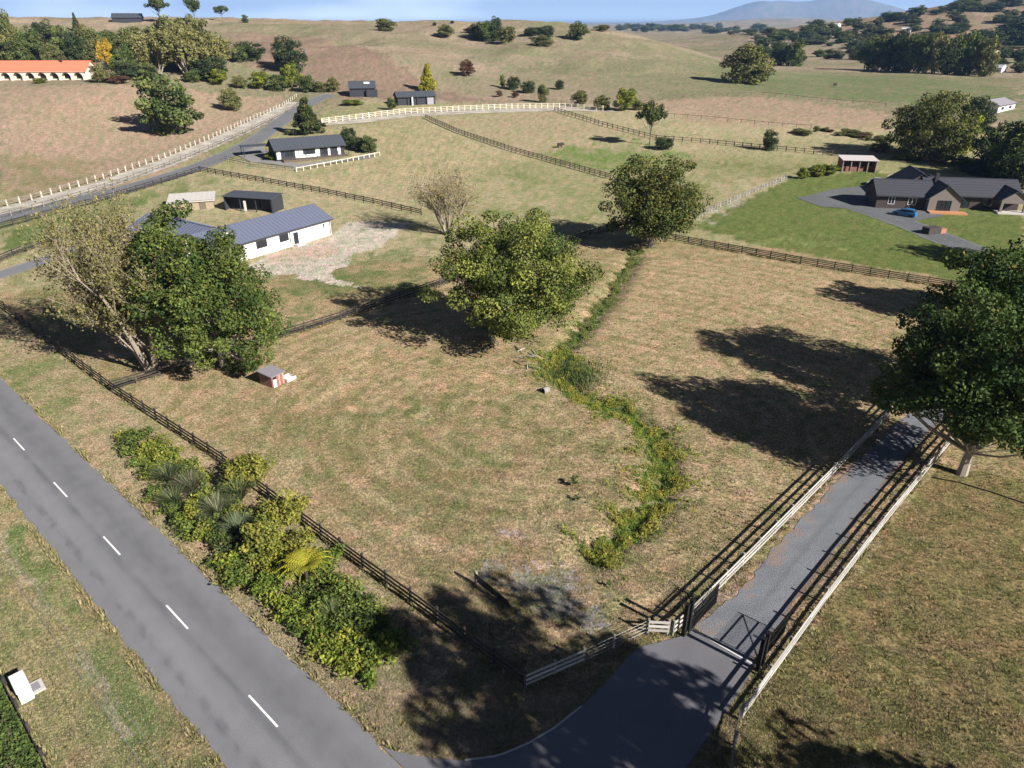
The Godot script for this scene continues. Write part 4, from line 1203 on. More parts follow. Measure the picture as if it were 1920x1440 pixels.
func near_fences():
	var dark := {"gap": 2.4, "h": 1.2, "rails": 3, "post": "dark_wood", "rail": "dark_wood"}
	fence("road_fence", "dark stained post and rail fence along the road verge", line_px([[-60, 520], [0, 574], [210, 733], [420, 870], [640, 1035], [820, 1166], [985, 1290]]), dark)
	fence("paddock_fence", "dark rail fence between the paddock and the white house yard", line_px([[212, 733], [420, 668], [640, 600], [800, 545], [960, 490], [1153, 428]]), {"gap": 2.4, "h": 1.15, "rails": 3, "post": "brown_wood", "rail": "dark_wood"})
	fence("lawn_fence", "brown rail fence between the paddock and the green lawn", line_px([[1153, 430], [1290, 457], [1500, 495], [1700, 528], [1862, 553]]), {"gap": 2.4, "h": 1.2, "rails": 4, "post": "dark_wood", "rail": "brown_wood"})
	fence("drive_fence", "sunlit pale grey rail fence on the paddock side of the gravel drive", line_px([[1260, 1192], [1288, 1166], [1420, 1034], [1560, 892], [1700, 745], [1862, 556]]), {"gap": 2.4, "h": 1.2, "rails": 3, "rail_h": 0.13, "post": "mid_wood", "rail": "grey_wood", "side": 1.0})
	fence("drive_fence", "grey rail fence between the gravel drive and the mown grass", line_px([[1388, 1350], [1440, 1276], [1545, 1130], [1650, 992], [1755, 862], [1830, 775]]), {"gap": 2.4, "h": 1.2, "rails": 3, "rail_h": 0.13, "post": "mid_wood", "rail": "grey_wood", "side": 1.0})
	fence("corner_fence", "weathered grey rail panel at the shaded drive corner of the paddock", line_px([[985, 1290], [1093, 1243]]), {"gap": 2.2, "h": 1.15, "rails": 3, "post": "mid_wood", "rail": "grey_wood"})
	fence("wire_fence", "low wire fence in shade between two pale rail panels", line_px([[1095, 1242], [1150, 1216], [1212, 1187]]), {"gap": 2.6, "h": 1.1, "rails": 0, "wires": 4, "post": "mid_wood", "rail": "grey_wood", "post_w": 0.1})
	fence("gate_panel", "short white-lit rail panel beside the black drive gate", line_px([[1214, 1188], [1252, 1190]]), {"gap": 1.3, "h": 1.15, "rails": 3, "rail_h": 0.17, "post": "mid_wood", "rail": "grey_wood"})
	fence("wire_fence", "grey wire fence with thin posts along the shaded edge of the drive mouth", line_px([[1388, 1352], [1376, 1400], [1368, 1500]]), {"gap": 2.0, "h": 1.1, "rails": 2, "post": "mid_wood", "rail": "mid_wood", "rail_h": 0.09})

func far_fences():
	var dk := {"gap": 2.6, "h": 1.25, "rails": 3, "rail_h": 0.17, "post": "dark_wood", "rail": "dark_wood"}
	fence("lane_fence", "black rail fence on the downhill side of the lane", line_px([[-80, 455], [0, 430], [120, 398], [240, 364], [374, 322]]), dk)
	fence("yard_fence", "black rail fence running from the lane to the half-bare willow", line_px([[376, 322], [480, 340], [600, 362], [700, 383], [790, 404]]), dk)
	fence("yard_fence", "black rail fence beside the path to the white house", line_px([[-40, 505], [0, 492], [50, 472], [95, 455], [150, 432]]), dk)
	fence("bank_fence", "pale post and rail fence on the uphill side of the lane", line_px([[-60, 405], [60, 376], [180, 340], [310, 296], [400, 258], [470, 226], [530, 200], [556, 182]]), {"gap": 2.6, "h": 1.3, "rails": 2, "rail_h": 0.08, "post": "pale_wood", "rail": "mid_wood", "post_w": 0.2})
	fence("shoulder_fence", "new pale timber fence between gravel shoulder and lane", line_px([[0, 411], [120, 378], [240, 340], [340, 302], [430, 264], [490, 236], [545, 208], [565, 192]]), {"gap": 2.4, "h": 1.1, "rails": 2, "rail_h": 0.08, "post": "mid_wood", "rail": "brown_wood", "post_w": 0.16})
	fence("track_fence", "new pale timber fence along the gravel track past the sheds", line_px([[604, 232], [680, 223], [760, 213], [860, 208], [960, 204], [1060, 203], [1130, 208]]), {"gap": 2.2, "h": 1.7, "rails": 3, "rail_h": 0.12, "post": "pale_wood", "rail": "pale_wood", "post_w": 0.3})
	fence("cottage_fence", "grey post and rail fence at the cottage forecourt", line_px([[418, 300], [470, 312], [552, 321]]), {"gap": 2.6, "h": 1.2, "rails": 2, "rail_h": 0.12, "post": "mid_wood", "rail": "mid_wood"})
	fence("cottage_fence", "new pale timber fence in front of the cottage garden", line_px([[556, 322], [620, 310], [712, 292]]), {"gap": 1.8, "h": 1.0, "rails": 1, "rail_h": 0.14, "post": "pale_wood", "rail": "pale_wood", "post_w": 0.2})
	fence("field_fence", "brown rail fence crossing the dry field below the gravel track", line_px([[798, 222], [860, 250], [960, 284], [1060, 312], [1145, 336]]), {"gap": 1.9, "h": 1.3, "rails": 3, "post": "brown_wood", "rail": "brown_wood", "post_w": 0.2})
	fence("field_fence", "brown rail fence passing the lone field tree", line_px([[1040, 208], [1130, 236], [1230, 262], [1330, 270], [1440, 281], [1560, 292]]), {"gap": 2.4, "h": 1.3, "rails": 2, "post": "brown_wood", "rail": "brown_wood", "post_w": 0.24})
	fence("flat_fence", "low wire and post fence along the edge of the green flat", line_px([[1180, 192], [1320, 180], [1430, 178], [1540, 190], [1660, 200]]), {"gap": 5.0, "h": 1.2, "rails": 1, "rail_h": 0.10, "post": "brown_wood", "rail": "brown_wood"})
	fence("flat_fence", "post fence along the foot of the rough gully", line_px([[1240, 218], [1340, 226], [1440, 236], [1520, 242]]), {"gap": 4.0, "h": 1.2, "rails": 1, "rail_h": 0.10, "post": "brown_wood", "rail": "brown_wood"})
	fence("stake_fence", "pale stake fence between the dry field and the lawn", line_px([[1292, 418], [1350, 388], [1410, 362], [1474, 336]]), {"gap": 1.5, "h": 1.0, "rails": 2, "rail_h": 0.12, "post": "grey_wood", "rail": "mid_wood", "post_w": 0.16})

func houses():
	# white house: long wing with its gable to the yard, second wing behind
	var a := at(402, 505)
	var b := at(622, 440)
	var turn := yaw_of(a, b)
	var len := a.distance_to(b)
	var t := thing("white_house", "long white house with slate blue steel roof in the clay yard", "house", (a + b) * 0.5, turn)
	gable(t, Vector3(0, 0, -4.0), 0.0, len, 8.0, 2.9, 4.6, 0.45, M.white_paint, M.slate_roof, 0.75)
	gable(t, Vector3(-len * 0.5 + 4.2, 0, -12.0), PI / 2, 20.0, 8.4, 2.9, 4.55, 0.45, M.white_paint, M.slate_roof, 0.75)
	for q in [[-2.8, 2.0, 3], [1.6, 1.8, 3], [-7.0, 1.6, 2]]:
		window(t, Vector3(q[0], 1.75, 0.01), 0.0, q[1], 1.1, M.dark_trim, q[2])
	window(t, Vector3(4.0, 1.05, 0.01), 0.0, 0.9, 2.1, M.dark_trim, 1, "glass_door")
	window(t, Vector3(len * 0.5 - 1.6, 1.9, 0.01), 0.0, 0.45, 0.9, M.white_paint, 1)
	for q in [-len * 0.5 + 0.3, len * 0.12, len * 0.5 - 0.25]: slab(t, "downpipe", Vector3(q, 1.4, 0.07), Vector3(0.09, 2.8, 0.09), M.dark_trim)
	slab(t, "step", Vector3(4.0, 0.1, 0.65), Vector3(1.5, 0.3, 1.0), M.concrete)
	slab(t, "footing", Vector3(0, 0.08, 0.06), Vector3(len + 0.1, 0.3, 0.12), M.concrete)
	# outbuildings behind it
	a = at(423, 394); b = at(512, 400)
	t = thing("black_shed", "black open-fronted shed behind the white house", "shed", (a + b) * 0.5, yaw_of(a, b))
	len = a.distance_to(b)
	slab(t, "back_wall", Vector3(0, 1.35, -3.9), Vector3(len, 2.7, 0.12), M.black_wall)
	for s in [-1.0, 1.0]: slab(t, "side_wall", Vector3(s * len * 0.5, 1.35, -2.0), Vector3(0.12, 2.7, 3.9), M.black_wall)
	slab(t, "roof", Vector3(0, 2.85, -1.95), Vector3(len + 0.5, 0.1, 4.5), M.black_roof, Basis(Vector3(1, 0, 0), 0.06))
	for k in 4: slab(t, "post", Vector3(-len * 0.5 + 0.1 + (len - 0.2) * k / 3.0, 1.35, 0), Vector3(0.14, 2.7, 0.14), M.black_wall)
	for k in 3: slab(t, "partition", Vector3(-len * 0.5 + len * (k + 0.5) / 3.0, 1.1, -1.4), Vector3(len / 3.0 - 0.2, 2.2, 0.08), M.black_wall)
	slab(t, "white_panel", Vector3(-0.6, 1.1, 0.16), Vector3(0.5, 2.0, 0.08), M.white_paint)
	a = at(318, 397); b = at(402, 391)
	t = thing("low_store", "low flat-roofed store with pale roof and tan walls beside the black shed", "shed", (a + b) * 0.5, yaw_of(a, b))
	len = a.distance_to(b)
	slab(t, "wall", Vector3(0, 0.75, -3.4), Vector3(len, 1.9, 6.6), mat("tan board", lin(0.30, 0.235, 0.16), 0.9))
	slab(t, "roof", Vector3(0, 1.78, -3.4), Vector3(len + 0.6, 0.12, 7.3), M.concrete, Basis(Vector3(1, 0, 0), 0.05))
	for k in 9: slab(t, "roof_rib", Vector3(-len * 0.5 + len * k / 8.0, 1.86, -3.4), Vector3(0.08, 0.05, 7.28), M.concrete, Basis(Vector3(1, 0, 0), 0.05))
	slab(t, "door", Vector3(len * 0.25, 0.75, -0.07), Vector3(1.2, 1.5, 0.06), M.brown_wood[1])
	# black cottage
	a = at(522, 306); b = at(650, 292)
	turn = yaw_of(a, b); len = a.distance_to(b)
	t = thing("cottage", "low black cottage with charcoal roof and white wall panels", "house", (a + b) * 0.5, turn)
	gable(t, Vector3(0, 0.3, -5.2), 0.0, len, 7.2, 2.7, 4.5, 0.7, M.black_wall, M.black_roof, 0.9)
	for q in [[-0.46, 1.0], [-0.17, 2.0], [0.10, 1.1], [0.27, 0.6], [0.42, 0.8]]:
		slab(t, "wall_panel", Vector3(q[0] * len, 1.45, -1.56), Vector3(q[1], 2.0, 0.06), M.white_paint)
	slab(t, "sill_wall", Vector3(-0.02 * len, 0.75, -1.55), Vector3(3.4, 0.7, 0.05), M.white_paint)
	for q in [[-0.31, 1.9], [-0.02, 2.2], [0.21, 1.4]]:
		window(t, Vector3(q[0] * len, 1.65, -1.59), 0.0, q[1], 1.7, M.dark_trim, 2)
	slab(t, "deck", Vector3(0.05 * len, 0.15, -0.3), Vector3(len * 0.96, 0.5, 2.4), M.brown_wood[0])
	for k in 7: slab(t, "deck_post", Vector3(-len * 0.42 + len * 0.94 * k / 6.0, 1.05, 0.8), Vector3(0.1, 1.3 if k % 2 else 0.9, 0.1), M.dark_wood[0])
	slab(t, "deck_rail", Vector3(0.05 * len, 1.15, 0.8), Vector3(len * 0.94, 0.08, 0.06), M.dark_wood[1])
	t = thing("carport", "small flat roofed black carport at the cottage side", "carport", at(482, 293), turn)
	slab(t, "roof", Vector3(0, 2.5, -1.5), Vector3(7.0, 0.16, 4.0), M.black_roof)
	for s in [-1.0, 1.0]:
		for z in [0.2, -3.2]: slab(t, "post", Vector3(s * 3.2, 1.25, z), Vector3(0.14, 2.5, 0.14), M.dark_wood[0])
	# dark sheds on the rise
	a = at(662, 182); b = at(708, 181)
	t = thing("gable_shed", "dark gable shed with a pale skylight below the brown hill", "shed", (a + b) * 0.5, yaw_of(a, b))
	len = a.distance_to(b)
	gable(t, Vector3(-0.1 * len, 0, -4.2), 0.0, len * 1.05, 8.4, 3.2, 5.2, 0.4, M.black_wall, M.black_roof, 1.2)
	slab(t, "skylight", Vector3(0.1 * len, 4.75, -2.4), Vector3(2.2, 0.1, 1.2), M.white_paint, Basis(Vector3(1, 0, 0), 0.44))
	slab(t, "lean_to", Vector3(0.28 * len, 1.3, 0.6), Vector3(len * 0.45, 2.6, 1.2), M.black_wall)
	a = at(747, 199); b = at(818, 196)
	t = thing("long_shed", "long low dark shed with open bays beside the gravel track", "shed", (a + b) * 0.5, yaw_of(a, b))
	len = a.distance_to(b)
	gable(t, Vector3(0, 0, -4.2), 0.0, len, 6.0, 3.0, 4.3, 0.5, M.black_wall, M.black_roof, 1.2)
	for k in 4: slab(t, "post", Vector3(-len * 0.5 + len * k / 4.0 + 0.3, 1.45, -0.75), Vector3(0.2, 2.9, 0.2), M.dark_wood[1])
	slab(t, "white_post", Vector3(-len * 0.12, 1.4, -0.4), Vector3(0.5, 2.8, 0.2), M.white_paint)
	slab(t, "roller_door", Vector3(len * 0.36, 1.3, -1.1), Vector3(2.6, 2.4, 0.1), M.tin)
	# house with the orange roof
	a = at(-90, 152); b = at(160, 150)
	t = thing("arched_house", "long cream house with terracotta roof and arched veranda", "house", (a + b) * 0.5, yaw_of(a, b))
	len = a.distance_to(b)
	gable(t, Vector3(0, 0, -6.0), 0.0, len, 10.0, 3.2, 6.2, 0.9, M.cream, M.terracotta, 1.0)
	var arch := CSGCombiner3D.new()
	arch.name = "arcade"
	t.add_child(arch)
	var wall := CSGBox3D.new()
	wall.name = "arcade_wall"; wall.size = Vector3(len, 3.1, 0.4); wall.position = Vector3(0, 1.45, 0)
	wall.material = M.cream
	arch.add_child(wall)
	for k in 11:
		var x := -len * 0.5 + len * (k + 0.5) / 11.0
		var hole := CSGBox3D.new()
		hole.name = "opening"; hole.operation = CSGShape3D.OPERATION_SUBTRACTION; hole.size = Vector3(3.3, 1.3, 1.0); hole.position = Vector3(x, 0.55, 0)
		hole.material = M.cream
		arch.add_child(hole, true)
		var cyl := CSGCylinder3D.new()
		cyl.name = "arch"; cyl.operation = CSGShape3D.OPERATION_SUBTRACTION; cyl.radius = 1.65; cyl.height = 1.0; cyl.sides = 20; cyl.position = Vector3(x, 1.0, 0); cyl.rotation.x = PI / 2
		cyl.material = M.cream
		arch.add_child(cyl, true)
	slab(t, "veranda_roof", Vector3(0, 3.12, -0.45), Vector3(len + 0.8, 0.12, 1.9), M.terracotta, Basis(Vector3(1, 0, 0), 0.35))
	slab(t, "flue", Vector3(len * 0.30, 6.6, -5.0), Vector3(0.5, 1.4, 0.5), M.dark_trim)
	for k in 11: window(t, Vector3(-len * 0.5 + len * (k + 0.5) / 11.0, 1.4, -0.98), 0.0, 2.0, 1.6, M.dark_trim, 2)
	# barn on the skyline
	a = at(211, 42); b = at(266, 42)
	t = thing("skyline_barn", "big dark barn silhouetted on the skyline", "barn", (a + b) * 0.5, yaw_of(a, b))
	len = a.distance_to(b)
	var tp := tall((a + b) * 0.5, 25.0)
	gable(t, Vector3(0, 0, -6.0), 0.0, len, 12.0, tp * 0.55, tp, 0.5, M.black_wall, M.black_roof)
	# tiled house
	a = at(1742, 400); b = at(1790, 393)
	turn = yaw_of(at(1640, 392), at(1900, 400)) - 0.05
	t = thing("tiled_house", "dark brick house with charcoal tiled gables on the green lawn", "house", at(1765, 397), turn)
	var ww := maxf(wide(at(1765, 397), 52.0), 4.0)
	gable(t, Vector3(0, 0, -5.0), PI / 2, 11.0, ww * 1.05, 2.7, 4.9, 0.5, M.pale_brick, M.tile_roof, 0.0, 9, "brick_wall")
	gable(t, Vector3(-ww * 1.25, 0, -5.2), 0.0, ww * 1.9, 8.5, 2.7, 4.8, 0.5, M.brick, M.tile_roof, 0.0, 7, "brick_wall")
	gable(t, Vector3(ww * 1.2, 0, -8.0), 0.0, ww * 3.1, 8.6, 2.7, 5.0, 0.6, M.brick, M.tile_roof, 0.0, 7, "brick_wall")
	gable(t, Vector3(-ww * 0.4, 0, -12.5), PI / 2, 9.0, 8.5, 2.7, 5.6, 0.5, M.brick, M.tile_roof, 0.0, 8, "brick_wall")
	window(t, Vector3(0, 1.15, 0.51), 0.0, 2.4, 2.2, M.dark_trim, 3, "glass_door")
	for q in [[-ww * 1.0, 1.6, 1.5], [-ww * 1.7, 1.6, 1.2]]: window(t, Vector3(q[0], q[1], -0.94), 0.0, q[2], 1.4, M.white_paint, 2)
	for q in [[ww * 0.9, 2.4], [ww * 1.7, 2.0]]: window(t, Vector3(q[0], 1.3, -3.69), 0.0, q[1], 2.0, M.dark_trim, 2)
	slab(t, "deck", Vector3(0.1 * ww, 0.12, 1.4), Vector3(ww * 1.25, 0.34, 1.8), M.timber)
	var porch := Vector3(ww * 2.35, 0, -3.4)
	gable(t, porch + Vector3(0, 2.2, 0.0), PI / 2, 5.5, ww * 0.85, 0.4, 2.0, 0.4, M.pale_brick, M.tile_roof, 0.0, 5, "porch_gable")
	for s in [-1.0, 1.0]:
		slab(t, "porch_column", porch + Vector3(s * ww * 0.38, 1.1, 2.5), Vector3(0.45, 2.4, 0.45), M.pale_brick)
	slab(t, "porch_step", porch + Vector3(0, 0.12, 2.2), Vector3(ww, 0.28, 2.6), M.concrete)
	slab(t, "chimney", Vector3(-0.1 * ww, 5.4, -5.2), Vector3(0.6, 1.9, 0.6), M.dark_trim)
	# open farm shed
	a = at(1578, 322); b = at(1640, 324)
	t = thing("farm_shed", "open-fronted farm shed with pale tin roof and red-brown bays", "shed", (a + b) * 0.5, yaw_of(a, b))
	len = a.distance_to(b)
	slab(t, "back_wall", Vector3(0, 1.4, -4.5), Vector3(len, 2.8, 0.15), M.rust)
	for s in [-1.0, 1.0]: slab(t, "side_wall", Vector3(s * len * 0.5, 1.4, -2.3), Vector3(0.15, 2.8, 4.5), M.rust)
	slab(t, "roof", Vector3(0, 2.95, -2.2), Vector3(len + 0.7, 0.12, 5.4), mat("pale tin", lin(0.50, 0.45, 0.44), 0.6), Basis(Vector3(1, 0, 0), 0.07))
	for k in 5: slab(t, "post", Vector3(-len * 0.5 + len * k / 4.0, 1.4, 0.1), Vector3(0.18, 2.8, 0.18), M.mid_wood[1])
	for k in 4: slab(t, "bay_board", Vector3(-len * 0.5 + len * (k + 0.5) / 4.0, 0.6, -0.6 - 0.3 * k), Vector3(len / 4.0 - 0.4, 1.2, 0.1), M.rust)
	# far roofs
	for q in [[1872, 212, 1904, 204, "pale blue-grey roofed house half hidden by dark trees", M.tin, 3.5], [1740, 106, 1762, 108, "far white shed beyond the row of poplars", M.white_paint, 4.5], [1850, 134, 1876, 136, "far pale farm building with vehicles beside it", M.white_paint, 4.0], [1690, 60, 1706, 61, "tiny far white house on the plain", M.white_paint, 5.0], [1556, 52, 1570, 52, "tiny far pale house under the hills", M.white_paint, 5.0], [1855, 106, 1870, 106, "far white shed below the hill trees", M.white_paint, 4.0]]:
		a = at(q[0], q[1]); b = at(q[2], q[3])
		t = thing("far_building", q[4], "building", (a + b) * 0.5, yaw_of(a, b))
		len = a.distance_to(b)
		gable(t, Vector3(0, 0, -len * 0.3), 0.0, len, len * 0.55, q[6] * 0.62, q[6], 0.4, M.white_paint, q[5])
		for s in [-0.25, 0.2]: window(t, Vector3(s * len, q[6] * 0.3, -len * 0.025 + 0.01), 0.0, len * 0.14, q[6] * 0.25, M.dark_trim, 1)

func car(called: String, label: String, p: Vector3, turn: float, paint: Material, l := 4.0):
	var t := thing(called, label, "car", p, turn)
	var prof := [Vector2(-0.5, 0.22), Vector2(-0.5, 0.62), Vector2(-0.46, 0.80), Vector2(-0.27, 0.92), Vector2(-0.13, 1.36), Vector2(0.10, 1.46), Vector2(0.36, 1.42), Vector2(0.47, 1.0), Vector2(0.5, 0.85), Vector2(0.5, 0.24)]
	var b := Buf.new()
	var w := 0.86
	for k in prof.size():
		var q: Vector2 = prof[k]
		var r: Vector2 = prof[(k + 1) % prof.size()]
		var wq := w * (1.0 if q.y < 0.95 else 0.80)
		var wr := w * (1.0 if r.y < 0.95 else 0.80)
		b.quad(Vector3(q.x * l, q.y, wq), Vector3(r.x * l, r.y, wr), Vector3(r.x * l, r.y, -wr), Vector3(q.x * l, q.y, -wq))
	for s in [-1.0, 1.0]:
		for k in prof.size():
			var q: Vector2 = prof[k]
			var r: Vector2 = prof[(k + 1) % prof.size()]
			b.tri(Vector3(0, 0.7, s * w), Vector3(q.x * l, q.y, s * w * (1.0 if q.y < 0.95 else 0.80)), Vector3(r.x * l, r.y, s * w * (1.0 if r.y < 0.95 else 0.80)))
	part("body", b.mesh(), paint, t)
	for s in [-1.0, 1.0]:
		var g := Buf.new()
		g.quad(Vector3(-0.22 * l, 0.97, s * 0.83), Vector3(-0.12 * l, 1.33, s * 0.73), Vector3(0.34 * l, 1.36, s * 0.73), Vector3(0.42 * l, 0.99, s * 0.83))
		part("side_window", g.mesh(), M.pane, t)
		for x in [-0.31, 0.31]:
			var wb := Buf.new()
			wb.tube([Vector3(x * l, 0.32, s * 0.70), Vector3(x * l, 0.32, s * 0.89), Vector3(x * l, 0.32, s * 0.891)], [0.32, 0.32, 0.01], 14)
			part("wheel", wb.mesh(), M.dark_trim, t)
	for q in [[-0.262, 0.95, -0.14, 1.34, 0.66], [0.468, 1.02, 0.372, 1.40, 0.64]]:
		var g := Buf.new()
		var o := Vector3(-0.02 if q[0] < 0 else 0.02, 0.012, 0)
		g.quad(Vector3(q[0] * l, q[1], -q[4]) + o, Vector3(q[2] * l, q[3], -q[4] * 0.92) + o, Vector3(q[2] * l, q[3], q[4] * 0.92) + o, Vector3(q[0] * l, q[1], q[4]) + o)
		part("windscreen" if q[0] < 0 else "rear_window", g.mesh(), M.pane, t)
	for s in [-1.0, 1.0]:
		slab(t, "headlight", Vector3(-0.495 * l, 0.66, s * 0.62), Vector3(0.08, 0.14, 0.3), M.white_paint)
		slab(t, "tail_light", Vector3(0.498 * l, 0.82, s * 0.70), Vector3(0.05, 0.2, 0.16), mat("red lens", lin(0.3, 0.02, 0.02), 0.3))

func small_things():
	# double drive gate: two black barred leaves standing open on tall posts
	var lp := at(1290, 1183)
	var rp := at(1428, 1247)
	var along := (at(1560, 905) - at(1303, 1178)).normalized()
	var tdir := -atan2(along.z, along.x)
	for side in 2:
		var p: Vector3 = [lp, rp][side]
		var t := thing("drive_gate", ["open black barred gate leaf on tall posts beside the paddock fence", "open black barred gate leaf on tall posts beside the mown grass"][side], "gate", p, tdir, "drive gates")
		for q in [0.0, -0.55]:
			slab(t, "gate_post", Vector3(q, 1.15, 0), Vector3(0.22, 2.7, 0.22), M.black_metal)
			slab(t, "post_cap", Vector3(q, 2.53, 0), Vector3(0.28, 0.06, 0.28), M.black_metal)
		var x0 := 0.2
		var x1 := 3.1
		var zo := 0.12 if side == 0 else -0.10
		for y in [0.22, 0.95, 1.55]: slab(t, "gate_rail", Vector3((x0 + x1) * 0.5, y, zo), Vector3(x1 - x0, 0.06, 0.05), M.black_metal)
		for k in 22:
			var x := x0 + (x1 - x0) * k / 21.0
			slab(t, "gate_bar", Vector3(x, 0.95, zo), Vector3(0.08 if k == 0 or k == 21 else 0.03, 1.62, 0.045), M.black_metal)
		slab(t, "brace", Vector3((x0 + x1) * 0.5, 0.88, zo + 0.04), Vector3(3.2, 0.05, 0.03), M.black_metal, Basis(Vector3(0, 0, 1), 0.46))
	# playhouse-like hut with a low tray beside it
	var hp := at(514, 726)
	var ht := yaw_of(at(516, 729), at(536, 719))
	var t := thing("small_hut", "small red-brown board hut with tin roof in the paddock", "hut", hp, ht)
	slab(t, "wall", Vector3(0.55, 0.62, -0.8), Vector3(1.5, 1.32, 1.8), M.rust)
	for k in 7: slab(t, "board", Vector3(-0.22, 0.64, -1.62 + k * 0.265), Vector3(0.05, 1.3, 0.24), [M.rust, M.brown_wood[1], M.rust][k % 3])
	for k in 6: slab(t, "board", Vector3(-0.06 + k * 0.245, 0.64, 0.125), Vector3(0.22, 1.3, 0.05), [M.rust, mat("faded red board", lin(0.42, 0.22, 0.19), 0.9)][k % 2])
	slab(t, "door_panel", Vector3(0.06, 0.45, 0.165), Vector3(0.42, 0.85, 0.05), M.white_paint)
	slab(t, "doorway", Vector3(0.1, 1.05, 0.157), Vector3(0.34, 0.34, 0.04), M.black_metal)
	slab(t, "roof", Vector3(0.5, 1.40, -0.75), Vector3(1.85, 0.07, 2.2), M.tin, Basis(Vector3(1, 0, 0), 0.09))
	for k in 8: slab(t, "roof_rib", Vector3(-0.3 + k * 0.23, 1.45, -0.75), Vector3(0.05, 0.04, 2.19), M.tin, Basis(Vector3(1, 0, 0), 0.09))
	t = thing("feed_tray", "low white-edged timber tray leaning beside the red-brown hut", "tray", at(546, 714), ht)
	slab(t, "base", Vector3(0, 0.12, -0.4), Vector3(1.1, 0.08, 1.0), M.white_paint)
	for s in [-1.0, 1.0]: slab(t, "side_board", Vector3(s * 0.55, 0.24, -0.4), Vector3(0.05, 0.32, 1.0), M.pale_wood[0])
	slab(t, "front_board", Vector3(0, 0.24, 0.12), Vector3(1.15, 0.32, 0.05), M.white_paint)
	slab(t, "back_board", Vector3(0, 0.24, -0.92), Vector3(1.15, 0.32, 0.05), M.white_paint)
	# white cabinet and pad on the far verge
	var cpos := at(46, 1300)
	var ct := yaw_of(at(22, 1262), at(44, 1308))
	t = thing("white_cabinet", "white steel utility cabinet on the verge beside the hedge", "cabinet", cpos, ct)
	slab(t, "body", Vector3(0, 0.42, 0), Vector3(1.5, 0.9, 0.62), M.white_paint)
	slab(t, "lid", Vector3(0, 0.90, 0), Vector3(1.58, 0.07, 0.70), M.white_paint)
	slab(t, "door", Vector3(-0.37, 0.42, -0.32), Vector3(0.70, 0.74, 0.03), M.white_paint)
	slab(t, "door", Vector3(0.37, 0.42, -0.32), Vector3(0.70, 0.74, 0.03), M.white_paint)
	t = thing("concrete_pad", "pale concrete pad laid in grass beside the white cabinet", "slab", at(66, 1291), ct)
	slab(t, "slab", Vector3(0, 0.03, 0), Vector3(0.95, 0.16, 0.85), M.concrete)
	slab(t, "hatch", Vector3(0, 0.125, 0), Vector3(0.6, 0.03, 0.5), M.tin)
	# clipped hedge with its timber edging
	var h0 := at(0, 1262)
	var h1 := at(104, 1462)
	var hd := (h1 - h0).normalized()
	var back := Vector3(hd.z, 0, -hd.x)
	if back.x > 0: back = -back
	t = thing("clipped_hedge", "thick clipped dark green hedge behind the white cabinet", "hedge", h0 - hd * 3.0)
	rng.seed = 404
	var hb := Buf.new()
	var hl := 19.0
	for k in 26000:
		var u := rng.randf() * hl
		var face := rng.randf()
		var wv := rng.randf() * 4.6
		var hy := rng.randf() * 1.7
		var dip := 0.12 * noise_a.get_noise_2d(u * 20.0, wv * 20.0)
		var p: Vector3
		if face < 0.72: p = hd * u + back * (0.35 + wv) + Vector3(0, 1.7 + dip + rng.randf_range(-0.18, 0.06), 0)
		else: p = hd * u + back * (0.30 + dip + rng.randf_range(-0.05, 0.22)) + Vector3(0, hy, 0)
		leaf(hb, p, (rdir() * 0.9 + Vector3(0, 0.6, 0)).normalized(), 0.15, tint(Color(0.045, 0.075, 0.022).lerp(Color(0.11, 0.15, 0.04), rng.randf()), rng.randf_range(0.75, 1.25)))
	part("foliage", hb.mesh(), M.leaf, t)
	var core := Buf.new()
	core.box(hd * hl * 0.5 + back * 2.8 + Vector3(0, 0.72, 0), Vector3(hl - 0.2, 1.5, 4.4), Basis(hd, Vector3.UP, hd.cross(Vector3.UP)))
	part("inner_twigs", core.mesh(), mat("hedge twigs", lin(0.13, 0.10, 0.07), 1.0), t)
	fence("edge_fence", "low dark board fence at the foot of the clipped hedge", PackedVector2Array([Vector2(h0.x, h0.z) - Vector2(hd.x, hd.z) * 3.0, Vector2(h0.x, h0.z) + Vector2(hd.x, hd.z) * 16.0]), {"gap": 2.2, "h": 0.6, "rails": 2, "rail_h": 0.22, "post": "dark_wood", "rail": "dark_wood"})
	# overhead wires along the road: the poles stand outside the picture
	var rd := (at(493, 1334) - at(209.5, 1023.5)).normalized()
	for k in 4:
		var from: Vector3 = [Vector3(-22.6, 0, -28.0), Vector3(-21.5, 0, -27.8), Vector3(-26.0, 0, -28.2), Vector3(-24.6, 0, -28.0)][k]
		var wy: float = [8.2, 8.6, 8.4, 6.9][k]
		var pts := []
		var rr := []
		for s in 25:
			var u := (s - 12) / 12.0
			pts.push_back(from + rd * u * 38.0 + Vector3(0, wy + 0.7 * u * u, 0))
			rr.push_back(0.011)
		var wb := Buf.new()
		wb.tube(pts, rr, 4)
		tag(part("power_wire", wb.mesh(), M.wire, self), "thin overhead power wire strung along the road verge", "wire", "power wires along the road")
	# things lying in the paddock
	t = thing("concrete_pipe", "grey weathered culvert pipe end lying above the ditch bend", "pipe", at(1023, 735), 0.6)
	var pb := Buf.new()
	pb.tube([Vector3(-0.32, 0.2, 0), Vector3(0.32, 0.2, 0)], [0.34, 0.34], 16)
	part("shell", pb.mesh(), M.mid_wood[1], t)
	pb = Buf.new()
	pb.tube([Vector3(-0.31, 0.2, 0), Vector3(0.31, 0.2, 0)], [0.26, 0.26], 16)
	part("bore", pb.mesh(), M.brown_wood[2], t)
	pb = Buf.new()
